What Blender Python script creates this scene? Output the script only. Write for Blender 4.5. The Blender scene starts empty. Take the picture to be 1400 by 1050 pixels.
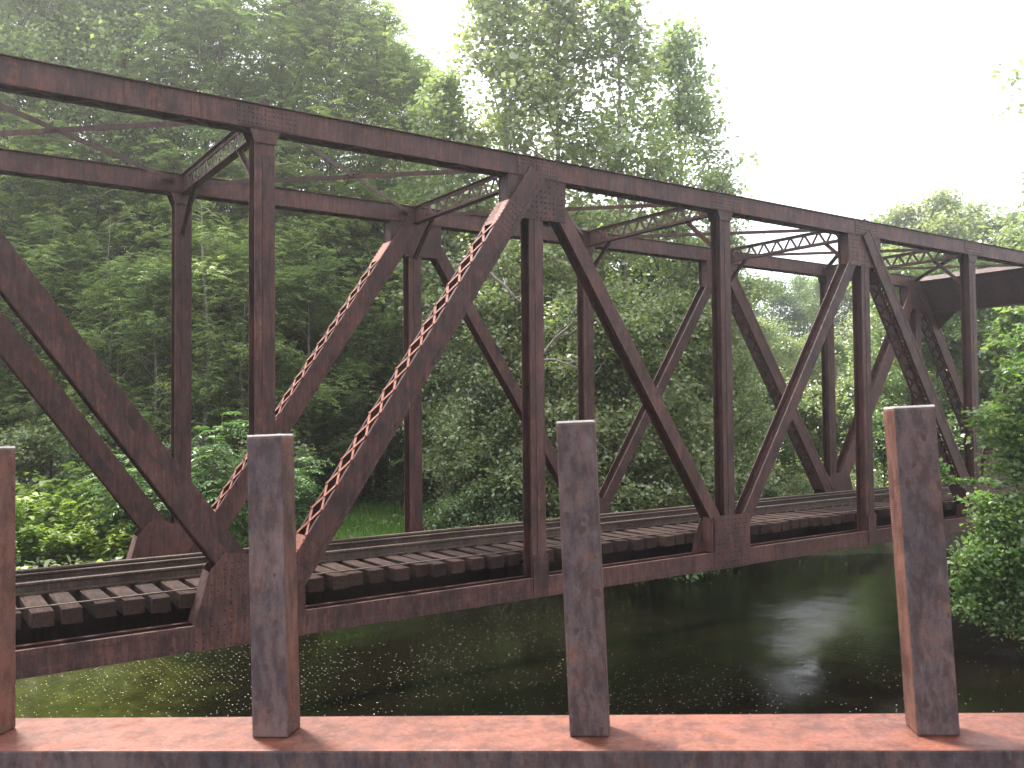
import bpy, math, random
import numpy as np
from mathutils import Vector, Matrix

random.seed(7)
RNG = np.random.default_rng(11)
sc = bpy.context.scene
COL = sc.collection
PI = math.pi

# ------------------------------------------------------------------ basics
L = 6.4768        # panel length of the bridge
H = 9.7767        # top chord height above the bottom chord
WD = 5.9114       # far truss offset
WATER = -3.3
CAM = Vector((-5.7956, -16.6, 3.8247))
YAW, PITCH, ROLL = 0.606076, 0.031282, -0.0092107
FPX = 1214.4 / 1400.0

def new_obj(name, verts, faces, mat, parent=None, loc=(0, 0, 0), smooth=False):
    me = bpy.data.meshes.new(name)
    me.from_pydata(verts, [], faces)
    me.update()
    if mat: me.materials.append(mat)
    if smooth:
        me.polygons.foreach_set('use_smooth', [True] * len(me.polygons))
    o = bpy.data.objects.new(name, me)
    COL.objects.link(o)
    o.location = loc
    if parent: o.parent = parent
    return o

def empty(name, loc=(0, 0, 0), rz=0.0):
    o = bpy.data.objects.new(name, None)
    COL.objects.link(o)
    o.location = loc
    o.rotation_euler = (0, 0, rz)
    o.empty_display_size = .3
    return o

def tag(o, label=None, cat=None, group=None, kind=None):
    if label: o['label'] = label
    if cat: o['category'] = cat
    if group: o['group'] = group
    if kind: o['kind'] = kind
    return o

class MB:
    def __init__(self): self.v = []; self.f = []
    def add(self, vs, fs):
        n = len(self.v)
        self.v += [tuple(v) for v in vs]
        self.f += [tuple(i + n for i in f) for f in fs]
    def box(self, x0, x1, y0, y1, z0, z1):
        self.add([(x0,y0,z0),(x1,y0,z0),(x1,y1,z0),(x0,y1,z0),(x0,y0,z1),(x1,y0,z1),(x1,y1,z1),(x0,y1,z1)],
                 [(0,3,2,1),(4,5,6,7),(0,1,5,4),(1,2,6,5),(2,3,7,6),(3,0,4,7)])
    def bar(self, p0, p1, u, cu, cv, wu, wv):
        """box along p0-p1; u = in-plane axis, v = axis x u"""
        p0 = Vector(p0); p1 = Vector(p1); a = (p1 - p0).normalized()
        u = Vector(u); u = (u - a * u.dot(a)).normalized(); v = a.cross(u)
        q = []
        for p in (p0, p1):
            for su, sv in ((-1,-1),(1,-1),(1,1),(-1,1)):
                q.append(p + u * (cu + su * wu / 2) + v * (cv + sv * wv / 2))
        self.add(q, [(0,3,2,1),(4,5,6,7),(0,1,5,4),(1,2,6,5),(2,3,7,6),(3,0,4,7)])
    def prism(self, poly, y0, y1):
        """xz polygon extruded along y"""
        n = len(poly)
        vs = [(x, y0, z) for x, z in poly] + [(x, y1, z) for x, z in poly]
        fs = [tuple(range(n)), tuple(range(2*n-1, n-1, -1))]
        for i in range(n):
            j = (i + 1) % n
            fs.append((i, i + n, j + n, j))
        self.add(vs, fs)
    def rivet(self, p, nrm, r=.022, h=.016):
        n = Vector(nrm).normalized()
        t = n.orthogonal().normalized(); b = n.cross(t); p = Vector(p)
        vs = []
        for rr, hh in ((r, 0), (r * .6, h)):
            for k in range(6):
                a = k * PI / 3
                vs.append(p + (t * math.cos(a) + b * math.sin(a)) * rr + n * hh)
        fs = [(i, (i+1) % 6, 6 + (i+1) % 6, 6 + i) for i in range(6)] + [(6,7,8,9,10,11)]
        self.add(vs, fs)
    def tube(self, pts, rads, seg=7, cap=True):
        pts = [Vector(p) for p in pts]; n0 = len(self.v); vs = []; fs = []
        t_prev = None
        for i, p in enumerate(pts):
            d = (pts[min(i+1, len(pts)-1)] - pts[max(i-1, 0)]).normalized()
            if t_prev is None: t = d.orthogonal().normalized()
            else:
                t = (t_prev - d * t_prev.dot(d))
                t = t.normalized() if t.length > 1e-5 else d.orthogonal().normalized()
            t_prev = t; b = d.cross(t)
            for k in range(seg):
                a = 2 * PI * k / seg
                vs.append(p + (t * math.cos(a) + b * math.sin(a)) * rads[i])
        for i in range(len(pts) - 1):
            for k in range(seg):
                k2 = (k + 1) % seg
                fs.append((i*seg+k, i*seg+k2, (i+1)*seg+k2, (i+1)*seg+k))
        if cap:
            fs.append(tuple(range((len(pts)-1)*seg, len(pts)*seg)))
        self.add(vs, fs)
    def build(self, name, mat, parent=None, smooth=False):
        return new_obj(name, self.v, self.f, mat, parent, smooth=smooth)

# ------------------------------------------------------------------ materials
def nodes(name):
    m = bpy.data.materials.new(name); m.use_nodes = True
    nt = m.node_tree; nt.nodes.clear()
    return m, nt, nt.nodes.new('ShaderNodeOutputMaterial')

def N(nt, t, **kw):
    n = nt.nodes.new(t)
    for k, v in kw.items():
        if k in n.inputs: n.inputs[k].default_value = v
        else: setattr(n, k, v)
    return n

def ramp(nt, stops, interp='LINEAR'):
    r = nt.nodes.new('ShaderNodeValToRGB'); cr = r.color_ramp; cr.interpolation = interp
    while len(cr.elements) < len(stops): cr.elements.new(.5)
    for e, (p, c) in zip(cr.elements, stops):
        e.position = p; e.color = (*c, 1) if len(c) == 3 else c
    return r

def mixc(nt, fac, a, b, mode='MIX'):
    m = nt.nodes.new('ShaderNodeMix'); m.data_type = 'RGBA'; m.blend_type = mode
    for sock, val in ((m.inputs[0], fac), (m.inputs[6], a), (m.inputs[7], b)):
        if hasattr(val, 'is_linked') or hasattr(val, 'links'): nt.links.new(val, sock)
        elif isinstance(val, (int, float)): sock.default_value = val
        else: sock.default_value = (*val, 1)
    return m.outputs[2]

def noise(nt, vec, scale, detail=4, rough=.55):
    n = N(nt, 'ShaderNodeTexNoise', Scale=scale, Detail=detail, Roughness=rough)
    nt.links.new(vec, n.inputs['Vector'])
    return n.outputs['Fac']

def mapping(nt, vec, scale):
    m = nt.nodes.new('ShaderNodeMapping'); m.inputs['Scale'].default_value = scale
    nt.links.new(vec, m.inputs['Vector'])
    return m.outputs['Vector']

def steel(name, dark, mid, rust, pale, rust_amt=.5, rough=.62, scale=1.0, streak=(3, 3, .35), blot=None, grain=1.0, bump=.35):
    m, nt, out = nodes(name); lk = nt.links.new
    tc = nt.nodes.new('ShaderNodeTexCoord'); oi = nt.nodes.new('ShaderNodeObjectInfo')
    om = N(nt, 'ShaderNodeMath', operation='MULTIPLY'); om.inputs[1].default_value = 37.0; lk(oi.outputs['Random'], om.inputs[0])
    ov = nt.nodes.new('ShaderNodeVectorMath'); ov.operation = 'ADD'; lk(tc.outputs['Object'], ov.inputs[0]); lk(om.outputs[0], ov.inputs[1]); ob = ov.outputs[0]
    n1 = noise(nt, ob, 1.3 * scale, 6, .62)
    n2 = noise(nt, ob, 9 * scale, 5, .6)
    n3 = noise(nt, mapping(nt, ob, streak), 2.2 * scale, 4, .6)
    n4 = noise(nt, ob, 70 * scale, 2, .5)
    base = ramp(nt, [(.34, dark), (.66, mid)]); lk(n1, base.inputs[0])
    r1 = ramp(nt, [(.62 - .28 * rust_amt, (0, 0, 0)), (.80 - .2 * rust_amt, (1, 1, 1))]); lk(n2, r1.inputs[0])
    r2 = ramp(nt, [(.45, (0, 0, 0)), (.7, (1, 1, 1))]); lk(n3, r2.inputs[0])
    mm = N(nt, 'ShaderNodeMath', operation='MULTIPLY'); lk(r1.outputs[0], mm.inputs[0]); lk(r2.outputs[0], mm.inputs[1])
    c = mixc(nt, mm.outputs[0], base.outputs[0], rust)
    r3 = ramp(nt, [(.56, (0, 0, 0)), (.78, (.8, .8, .8))]); lk(noise(nt, mapping(nt, ob, streak), 5 * scale, 5, .65), r3.inputs[0])
    c = mixc(nt, r3.outputs[0], c, pale)
    r6 = ramp(nt, [(.40, (.45, .42, .45)), (.56, (1, 1, 1))]); lk(noise(nt, mapping(nt, ob, tuple(q * 1.7 for q in streak)), 3.1 * scale, 6, .7), r6.inputs[0])
    c = mixc(nt, .8, c, r6.outputs[0], 'MULTIPLY')
    r4 = ramp(nt, [(.3, (1 - .28 * grain,) * 3), (.7, (1 + .2 * grain,) * 3)]); lk(n4, r4.inputs[0])
    c = mixc(nt, 1.0, c, r4.outputs[0], 'MULTIPLY')
    r7 = ramp(nt, [(0, (.82, .82, .84)), (1, (1.2, 1.17, 1.15))]); lk(oi.outputs['Random'], r7.inputs[0])
    c = mixc(nt, 1.0, c, r7.outputs[0], 'MULTIPLY')
    if blot:
        v = N(nt, 'ShaderNodeTexVoronoi', Scale=blot[0]); lk(mapping(nt, ob, (1, 1, .6)), v.inputs['Vector'])
        sub = N(nt, 'ShaderNodeMath', operation='ADD'); lk(v.outputs['Distance'], sub.inputs[0])
        lk(noise(nt, ob, 55, 3), sub.inputs[1])
        r5 = ramp(nt, [(blot[1], (1, 1, 1)), (blot[1] + .10, (0, 0, 0))]); lk(sub.outputs[0], r5.inputs[0])
        c = mixc(nt, r5.outputs[0], c, blot[2])
    b = N(nt, 'ShaderNodeBsdfPrincipled', Roughness=rough); b.inputs['Specular IOR Level'].default_value = .25
    lk(c, b.inputs['Base Color'])
    rr = ramp(nt, [(.3, (rough - .16,) * 3), (.7, (rough + .18,) * 3)]); lk(n2, rr.inputs[0]); lk(rr.outputs[0], b.inputs['Roughness'])
    bp = N(nt, 'ShaderNodeBump', Strength=bump, Distance=.01)
    ad = N(nt, 'ShaderNodeMath', operation='ADD'); lk(n2, ad.inputs[0]); lk(n4, ad.inputs[1])
    lk(ad.outputs[0], bp.inputs['Height']); lk(bp.outputs[0], b.inputs['Normal'])
    lk(b.outputs[0], out.inputs[0])
    return m

M = {}
M['steel'] = steel('rusty_steel', (.030, .016, .016), (.082, .038, .033), (.17, .058, .030), (.088, .060, .062), .54, bump=.2)
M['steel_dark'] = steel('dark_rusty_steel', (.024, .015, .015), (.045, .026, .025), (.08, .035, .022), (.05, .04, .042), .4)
M['lattice'] = steel('sunlit_rusty_lattice', (.17, .066, .046), (.25, .100, .070), (.24, .085, .05), (.19, .10, .08), .5)  # rust with sunlight put into its orange, for upper lacing and battens
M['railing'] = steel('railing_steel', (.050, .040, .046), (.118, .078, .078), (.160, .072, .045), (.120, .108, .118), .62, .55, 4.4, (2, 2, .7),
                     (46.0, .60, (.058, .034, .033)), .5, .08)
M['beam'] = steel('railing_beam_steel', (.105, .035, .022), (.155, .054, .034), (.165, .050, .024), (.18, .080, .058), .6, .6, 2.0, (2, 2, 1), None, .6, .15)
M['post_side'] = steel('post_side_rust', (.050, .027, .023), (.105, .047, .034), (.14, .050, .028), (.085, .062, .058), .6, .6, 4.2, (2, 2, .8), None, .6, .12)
M['rail'] = steel('rail_steel', (.050, .034, .026), (.09, .062, .048), (.10, .055, .036), (.20, .17, .155), .4, .42, 1.5)

def wood_mat():
    m, nt, out = nodes('weathered_tie_wood'); lk = nt.links.new
    tc = nt.nodes.new('ShaderNodeTexCoord'); ob = tc.outputs['Object']
    oi = nt.nodes.new('ShaderNodeObjectInfo')
    g = noise(nt, mapping(nt, ob, (14, 1.1, 14)), 2.5, 6, .65)
    base = ramp(nt, [(.3, (.008, .0052, .0050)), (.5, (.026, .0160, .0135)), (.74, (.074, .044, .036))]); lk(g, base.inputs[0])
    v = ramp(nt, [(0, (.65, .65, .68)), (1, (1.25, 1.2, 1.15))]); lk(oi.outputs['Random'], v.inputs[0])
    c = mixc(nt, 1, base.outputs[0], v.outputs[0], 'MULTIPLY')
    cr = ramp(nt, [(.36, (1, 1, 1)), (.42, (0, 0, 0))]); lk(noise(nt, mapping(nt, ob, (22, .5, 22)), 3, 3), cr.inputs[0])
    c = mixc(nt, cr.outputs[0], c, (.02, .015, .013))
    b = N(nt, 'ShaderNodeBsdfPrincipled', Roughness=.9); b.inputs['Specular IOR Level'].default_value = .12; lk(c, b.inputs['Base Color'])
    bp = N(nt, 'ShaderNodeBump', Strength=.6, Distance=.015); lk(g, bp.inputs['Height']); lk(bp.outputs[0], b.inputs['Normal'])
    lk(b.outputs[0], out.inputs[0]); return m
M['wood'] = wood_mat()

def leaf_mat(name, c0, c1, c2, trans=.54, gloss=.055, tint=1.45):
    m, nt, out = nodes(name); lk = nt.links.new
    at = nt.nodes.new('ShaderNodeAttribute'); at.attribute_name = 'tone'
    tc = nt.nodes.new('ShaderNodeTexCoord')
    oi = nt.nodes.new('ShaderNodeObjectInfo')
    n = noise(nt, tc.outputs['Object'], .55, 3)
    a = N(nt, 'ShaderNodeMath', operation='MULTIPLY_ADD'); a.inputs[1].default_value = .55; lk(at.outputs['Fac'], a.inputs[0])
    s = N(nt, 'ShaderNodeMath', operation='MULTIPLY_ADD'); s.inputs[1].default_value = .7; s.inputs[2].default_value = -.20; lk(n, s.inputs[0])
    lk(s.outputs[0], a.inputs[2])
    r = ramp(nt, [(.1, c0), (.5, c1), (.95, c2)]); lk(a.outputs[0], r.inputs[0])
    v = ramp(nt, [(0, (.82, .88, .85)), (1, (1.16, 1.1, 1.05))]); lk(oi.outputs['Random'], v.inputs[0])
    c = mixc(nt, 1, r.outputs[0], v.outputs[0], 'MULTIPLY')
    d = nt.nodes.new('ShaderNodeBsdfDiffuse'); lk(c, d.inputs[0])
    t = nt.nodes.new('ShaderNodeBsdfTranslucent')
    ct = mixc(nt, 1, c, (tint * 1.0, tint * 1.12, tint * .6), 'MULTIPLY'); lk(ct, t.inputs[0])
    ms = N(nt, 'ShaderNodeMixShader'); ms.inputs[0].default_value = trans
    lk(d.outputs[0], ms.inputs[1]); lk(t.outputs[0], ms.inputs[2])
    g = N(nt, 'ShaderNodeBsdfGlossy', Roughness=.42); g.inputs[0].default_value = (.9, .95, .9, 1)
    m2 = N(nt, 'ShaderNodeMixShader'); m2.inputs[0].default_value = gloss
    lk(ms.outputs[0], m2.inputs[1]); lk(g.outputs[0], m2.inputs[2]); lk(m2.outputs[0], out.inputs[0])
    return m
M['leaf_locust'] = leaf_mat('locust_leaves', (0.112, 0.149, 0.074), (0.188, 0.237, 0.112), (0.320, 0.353, 0.137))
M['leaf_broad'] = leaf_mat('broad_leaves', (0.121, 0.153, 0.078), (0.207, 0.248, 0.122), (0.368, 0.372, 0.166), .45, .07)
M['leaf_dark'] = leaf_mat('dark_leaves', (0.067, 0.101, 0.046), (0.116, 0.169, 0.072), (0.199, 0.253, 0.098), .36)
M['leaf_willow'] = leaf_mat('yellow_green_leaves', (0.083, 0.120, 0.039), (0.135, 0.188, 0.060), (0.210, 0.255, 0.083), .48)
M['leaf_bright'] = leaf_mat('knotweed_leaves', (0.088, 0.149, 0.035), (0.179, 0.255, 0.046), (0.357, 0.388, 0.063), .48, .03)
M['leaf_sumac'] = leaf_mat('sumac_leaves', (0.045, 0.091, 0.036), (0.082, 0.145, 0.053), (0.127, 0.197, 0.068), .4, .03)
M['leaf_maple'] = leaf_mat('maple_leaves', (0.058, 0.110, 0.037), (0.119, 0.189, 0.062), (0.246, 0.297, 0.095), .46, .04)
M['grass'] = leaf_mat('grass_blades', (0.094, 0.184, 0.037), (0.154, 0.281, 0.056), (0.248, 0.389, 0.085), .45, .03)

def bark_mat(name, a, b_):
    m, nt, out = nodes(name); lk = nt.links.new
    tc = nt.nodes.new('ShaderNodeTexCoord')
    g = noise(nt, mapping(nt, tc.outputs['Object'], (6, 6, 1.2)), 2.2, 5, .65)
    r = ramp(nt, [(.35, a), (.65, b_)]); lk(g, r.inputs[0])
    b = N(nt, 'ShaderNodeBsdfPrincipled', Roughness=.9); lk(r.outputs[0], b.inputs['Base Color'])
    bp = N(nt, 'ShaderNodeBump', Strength=.7, Distance=.04); lk(g, bp.inputs['Height']); lk(bp.outputs[0], b.inputs['Normal'])
    lk(b.outputs[0], out.inputs[0]); return m
M['bark'] = bark_mat('bark', (.05, .040, .034), (.13, .11, .095))
M['bark_pale'] = bark_mat('pale_bark', (.16, .15, .135), (.34, .33, .31))
M['bark_mid'] = bark_mat('grey_brown_bark', (.09, .078, .068), (.19, .17, .15))
M['stem'] = bark_mat('green_stem', (.06, .07, .03), (.12, .10, .06))

def ground_mat():
    m, nt, out = nodes('forest_floor'); lk = nt.links.new
    tc = nt.nodes.new('ShaderNodeTexCoord'); ob = tc.outputs['Object']
    r = ramp(nt, [(.35, (.030, .024, .015)), (.5, (.030, .048, .018)), (.68, (.055, .085, .026))]); lk(noise(nt, ob, .5, 6, .7), r.inputs[0])
    c = mixc(nt, noise(nt, ob, 6, 5, .7), r.outputs[0], (.045, .042, .022))
    b = N(nt, 'ShaderNodeBsdfPrincipled', Roughness=.95); lk(c, b.inputs['Base Color'])
    bp = N(nt, 'ShaderNodeBump', Strength=.8, Distance=.15); lk(noise(nt, ob, 4, 6, .7), bp.inputs['Height']); lk(bp.outputs[0], b.inputs['Normal'])
    lk(b.outputs[0], out.inputs[0]); return m
M['ground'] = ground_mat()

def water_mat():
    m, nt, out = nodes('river_water'); lk = nt.links.new
    tc = nt.nodes.new('ShaderNodeTexCoord'); ob = tc.outputs['Object']
    # weedy shallows near the left bank: a patch of the river bed with its own shape
    dist = nt.nodes.new('ShaderNodeVectorMath'); dist.operation = 'DISTANCE'
    mp = nt.nodes.new('ShaderNodeMapping'); mp.inputs['Scale'].default_value = (1, .75, 1); lk(ob, mp.inputs['Vector'])
    lk(mp.outputs['Vector'], dist.inputs[0]); dist.inputs[1].default_value = (-3.1, 7.6, 0)
    nz = N(nt, 'ShaderNodeMath', operation='MULTIPLY_ADD'); nz.inputs[1].default_value = 4.5; lk(noise(nt, ob, .55, 5, .62), nz.inputs[0]); lk(dist.outputs['Value'], nz.inputs[2])
    pm = ramp(nt, [(.60, (1, 1, 1)), (.72, (0, 0, 0))])
    sc_ = N(nt, 'ShaderNodeMath', operation='MULTIPLY'); sc_.inputs[1].default_value = .1; lk(nz.outputs[0], sc_.inputs[0]); lk(sc_.outputs[0], pm.inputs[0])
    weed = ramp(nt, [(.3, (.006, .006, .002)), (.55, (.019, .020, .005)), (.75, (.042, .043, .011))]); lk(noise(nt, mapping(nt, ob, (1.2, .6, 1)), 1.6, 6, .7), weed.inputs[0])
    c = mixc(nt, pm.outputs[0], (.0038, .0030, .0019), weed.outputs[0])
    sx = nt.nodes.new('ShaderNodeSeparateXYZ'); lk(ob, sx.inputs[0])
    # floating specks
    def specks(scale, thr, mask_scale, lo, hi):
        v = N(nt, 'ShaderNodeTexVoronoi', Scale=scale); v.feature = 'F1'; v.voronoi_dimensions = '2D'; lk(ob, v.inputs['Vector'])
        s = N(nt, 'ShaderNodeMath', operation='LESS_THAN'); s.inputs[1].default_value = thr; lk(v.outputs['Distance'], s.inputs[0])
        sep = nt.nodes.new('ShaderNodeSeparateColor'); lk(v.outputs['Color'], sep.inputs[0])
        ms = ramp(nt, [(lo, (0, 0, 0)), (hi, (1, 1, 1))]); lk(noise(nt, ob, mask_scale, 3), ms.inputs[0])
        g = N(nt, 'ShaderNodeMath', operation='LESS_THAN'); lk(sep.outputs[0], g.inputs[0])
        mk = N(nt, 'ShaderNodeMath', operation='MULTIPLY'); mk.inputs[1].default_value = .45
        gx = N(nt, 'ShaderNodeMapRange'); gx.inputs[1].default_value = 3; gx.inputs[2].default_value = 17; gx.inputs[3].default_value = 1; gx.inputs[4].default_value = .10; lk(sx.outputs[0], gx.inputs[0])
        mg = N(nt, 'ShaderNodeMath', operation='MULTIPLY'); lk(ms.outputs[0], mg.inputs[0]); lk(gx.outputs[0], mg.inputs[1]); lk(mg.outputs[0], mk.inputs[0]); lk(mk.outputs[0], g.inputs[1])
        o = N(nt, 'ShaderNodeMath', operation='MULTIPLY'); lk(s.outputs[0], o.inputs[0]); lk(g.outputs[0], o.inputs[1])
        return o.outputs[0]
    s1 = specks(7.0, .074, .16, .36, .62); s2 = specks(2.0, .030, .12, .35, .6)
    sm = N(nt, 'ShaderNodeMath', operation='MAXIMUM'); lk(s1, sm.inputs[0]); lk(s2, sm.inputs[1])
    c2 = mixc(nt, sm.outputs[0], c, (.48, .47, .39))
    b = N(nt, 'ShaderNodeBsdfPrincipled', Roughness=.035); b.inputs['IOR'].default_value = 1.33
    lk(c2, b.inputs['Base Color'])
    rr = N(nt, 'ShaderNodeMath', operation='MULTIPLY_ADD'); rr.inputs[1].default_value = .6; rr.inputs[2].default_value = .03; lk(sm.outputs[0], rr.inputs[0]); lk(rr.outputs[0], b.inputs['Roughness'])
    h1 = noise(nt, mapping(nt, ob, (1, .7, 1)), 6.5, 5, .65); h2 = noise(nt, ob, .35, 2)
    calm = ramp(nt, [(.36, (.25, .25, .25)), (.60, (1, 1, 1))]); lk(noise(nt, ob, .16, 3), calm.inputs[0])
    hm = N(nt, 'ShaderNodeMath', operation='MULTIPLY'); lk(h1, hm.inputs[0]); lk(calm.outputs[0], hm.inputs[1])
    hs = N(nt, 'ShaderNodeMath', operation='MULTIPLY_ADD'); hs.inputs[1].default_value = 1.2; lk(h2, hs.inputs[0]); lk(hm.outputs[0], hs.inputs[2])
    h3 = noise(nt, mapping(nt, ob, (1, 1.5, 1)), 15, 3, .6)
    wp = ramp(nt, [(.48, (0, 0, 0)), (.66, (1, 1, 1))]); lk(noise(nt, ob, .42, 3), wp.inputs[0])
    h4 = N(nt, 'ShaderNodeMath', operation='MULTIPLY'); lk(h3, h4.inputs[0]); lk(wp.outputs[0], h4.inputs[1])
    h5 = N(nt, 'ShaderNodeMath', operation='MULTIPLY_ADD'); h5.inputs[1].default_value = .7; lk(h4.outputs[0], h5.inputs[0]); lk(hs.outputs[0], h5.inputs[2]); hs = h5
    bp = N(nt, 'ShaderNodeBump', Strength=.34, Distance=.03); lk(hs.outputs[0], bp.inputs['Height']); lk(bp.outputs[0], b.inputs['Normal'])
    lk(b.outputs[0], out.inputs[0]); return m
M['water'] = water_mat()

def stone_mat():
    m, nt, out = nodes('abutment_stone'); lk = nt.links.new
    tc = nt.nodes.new('ShaderNodeTexCoord'); ob = tc.outputs['Object']
    r = ramp(nt, [(.3, (.07, .065, .05)), (.7, (.21, .19, .15))]); lk(noise(nt, ob, 2.5, 6, .7), r.inputs[0])
    g = ramp(nt, [(.5, (0, 0, 0)), (.66, (1, 1, 1))]); lk(noise(nt, ob, .9, 4), g.inputs[0])
    c = mixc(nt, g.outputs[0], r.outputs[0], (.06, .085, .03))
    b = N(nt, 'ShaderNodeBsdfPrincipled', Roughness=.9); lk(c, b.inputs['Base Color'])
    bp = N(nt, 'ShaderNodeBump', Strength=.7, Distance=.05); lk(noise(nt, ob, 5, 6, .7), bp.inputs['Height']); lk(bp.outputs[0], b.inputs['Normal'])
    lk(b.outputs[0], out.inputs[0]); return m
M['stone'] = stone_mat()
def plain(name, c, rough=.8):
    m, nt, out = nodes(name)
    tc = nt.nodes.new('ShaderNodeTexCoord')
    r = ramp(nt, [(.3, tuple(x * .75 for x in c)), (.7, tuple(x * 1.25 for x in c))]); nt.links.new(noise(nt, tc.outputs['Object'], 12, 6, .7), r.inputs[0])
    b = N(nt, 'ShaderNodeBsdfPrincipled', Roughness=rough); nt.links.new(r.outputs[0], b.inputs['Base Color'])
    nt.links.new(b.outputs[0], out.inputs[0]); return m
M['top_glint'] = plain('post_top_glint', (.62, .56, .54), .5)  # pale tone paints the sky-lit line along the post tops
M['asphalt'] = plain('asphalt', (.06, .06, .062), .9)

# ------------------------------------------------------------------ bridge
bridge = tag(empty('truss_bridge', (0, 0, 0)), 'long rusty riveted steel truss railway bridge crossing the dark river', 'bridge')
A, B = -2, 6       # first and last panel point
YC0, YC1 = .02, .46   # chord outer faces (local to a truss)

def chord_top(y0, near):
    mb = MB(); x0, x1 = -L - .45, 5 * L + .45
    z0, z1 = H - .47, H
    a, b = y0 + YC0, y0 + YC1
    mb.box(x0, x1, a, a + .018, z0 + .012, z1 - .016)          # webs
    mb.box(x0, x1, b - .018, b, z0 + .012, z1 - .016)
    mb.box(x0 + .004, x1 - .004, a - .055, b + .055, z1 - .014, z1)   # cover plate
    mb.box(x0 + .002, x1 - .002, a - .002, a + .10, z0 - .004, z0 + .010)
    mb.box(x0 + .002, x1 - .002, b - .10, b + .002, z0 - .004, z0 + .010)
    # small upstand clips above the panel points and splice plates
    for i in range(-1, 6):
        mb.box(i * L - .55, i * L + .62, a - .012, a - .002, z0 + .03, z1 - .03)
        if near:
            for k in range(14):
                for zz in (z0 + .09, z0 + .19, z0 + .28, z0 + .37):
                    mb.rivet((i * L - .50 + k * .083, a - .012, zz), (0, -1, 0), .017, .012)
    # rivet heads along the top edge
    n = int((x1 - x0) / .16)
    if near:
        for k in range(n):
            x = x0 + .1 + k * .16
            if -9 < x < 34: mb.rivet((x, a - .02, z1), (0, 0, 1), .02, .016)
    o = mb.build('top_chord', M['steel'], bridge)
    lc = MB()   # single lacing beneath
    x = x0 + .5; s = 0
    while x < x1 - .5:
        lc.bar((x, a + .06, z0 - .0095 + s * .0011), (x + .42, b - .06, z0 - .0095 + s * .0011), (0, 0, 1), 0, 0, .010, .075)
        lc.bar((x + .42, b - .06, z0 - .021), (x + .84, a + .06, z0 - .021), (0, 0, 1), 0, 0, .010, .075)
        x += .84
    lc.build('lacing', M['steel'], o)
    for i in range(-1, 6):
        tp = MB(); tp.prism([(i*L - .12, z1 + .002), (i*L + .12, z1 + .002), (i*L + .02, z1 + .10)], a + .02, a + .034)
        tp.build('clip', M['steel'], o)
    return o

def chord_bottom(y0, near):
    mb = MB(); x0, x1 = A * L - .4, B * L + .4
    a, b = y0 + YC0, y0 + YC1
    z0, z1 = -.46, 0
    mb.box(x0, x1, a, a + .016, z0, z1); mb.box(x0, x1, b - .016, b, z0, z1)
    mb.box(x0, x1, a + .016, b - .016, z1 - .10, z1 - .086)
    mb.box(x0 + .002, x1 - .002, a - .010, a, z0 + .004, z0 + .13)      # angle legs
    mb.box(x0 + .002, x1 - .002, a - .010, a, z1 - .11, z1 - .003)
    mb.box(x0 + .004, x1 - .004, b, b + .010, z1 - .11, z1 - .003)
    mb.box(x0 + .003, x1 - .003, a + .016, a + .09, z1 - .018, z1 - .004)
    mb.box(x0 + .003, x1 - .003, b - .09, b - .016, z1 - .018, z1 - .004)
    mb.box(x0 + .003, x1 - .003, a + .016, a + .09, z0 + .004, z0 + .018)
    mb.box(x0 + .003, x1 - .003, b - .09, b - .016, z0 + .004, z0 + .018)
    if near:
        x = -9
        while x < 33:
            mb.rivet((x, a - .010, z1 - .055), (0, -1, 0), .015, .011)
            mb.rivet((x + .07, a - .010, z0 + .067), (0, -1, 0), .015, .011)
            x += .17
    return mb.build('bottom_chord', M['steel'], bridge)

def hsec(mb, p0, p1, y0, W, D, yc=.24, t=.02):
    """H section: flanges parallel to the truss plane, web across"""
    p0 = Vector((p0[0], y0 + yc, p0[1])); p1 = Vector((p1[0], y0 + yc, p1[1]))
    a = (p1 - p0).normalized(); u = Vector((0, 1, 0))
    # u = Y ; v = a x Y (in plane)
    mb.bar(p0, p1, u, -D/2 + t/2, 0, t, W)
    mb.bar(p0, p1, u, D/2 - t/2, 0, t, W)
    mb.bar(p0, p1, u, 0, 0, D - 2*t, .016)
    # angle legs against the web, give the flange its stepped look
    for s in (-1, 1):
        mb.bar(p0, p1, u, s * (D/2 - t - .045), -.015, .088, .014)
        mb.bar(p0, p1, u, s * (D/2 - t - .045), .015, .088, .014)

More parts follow.
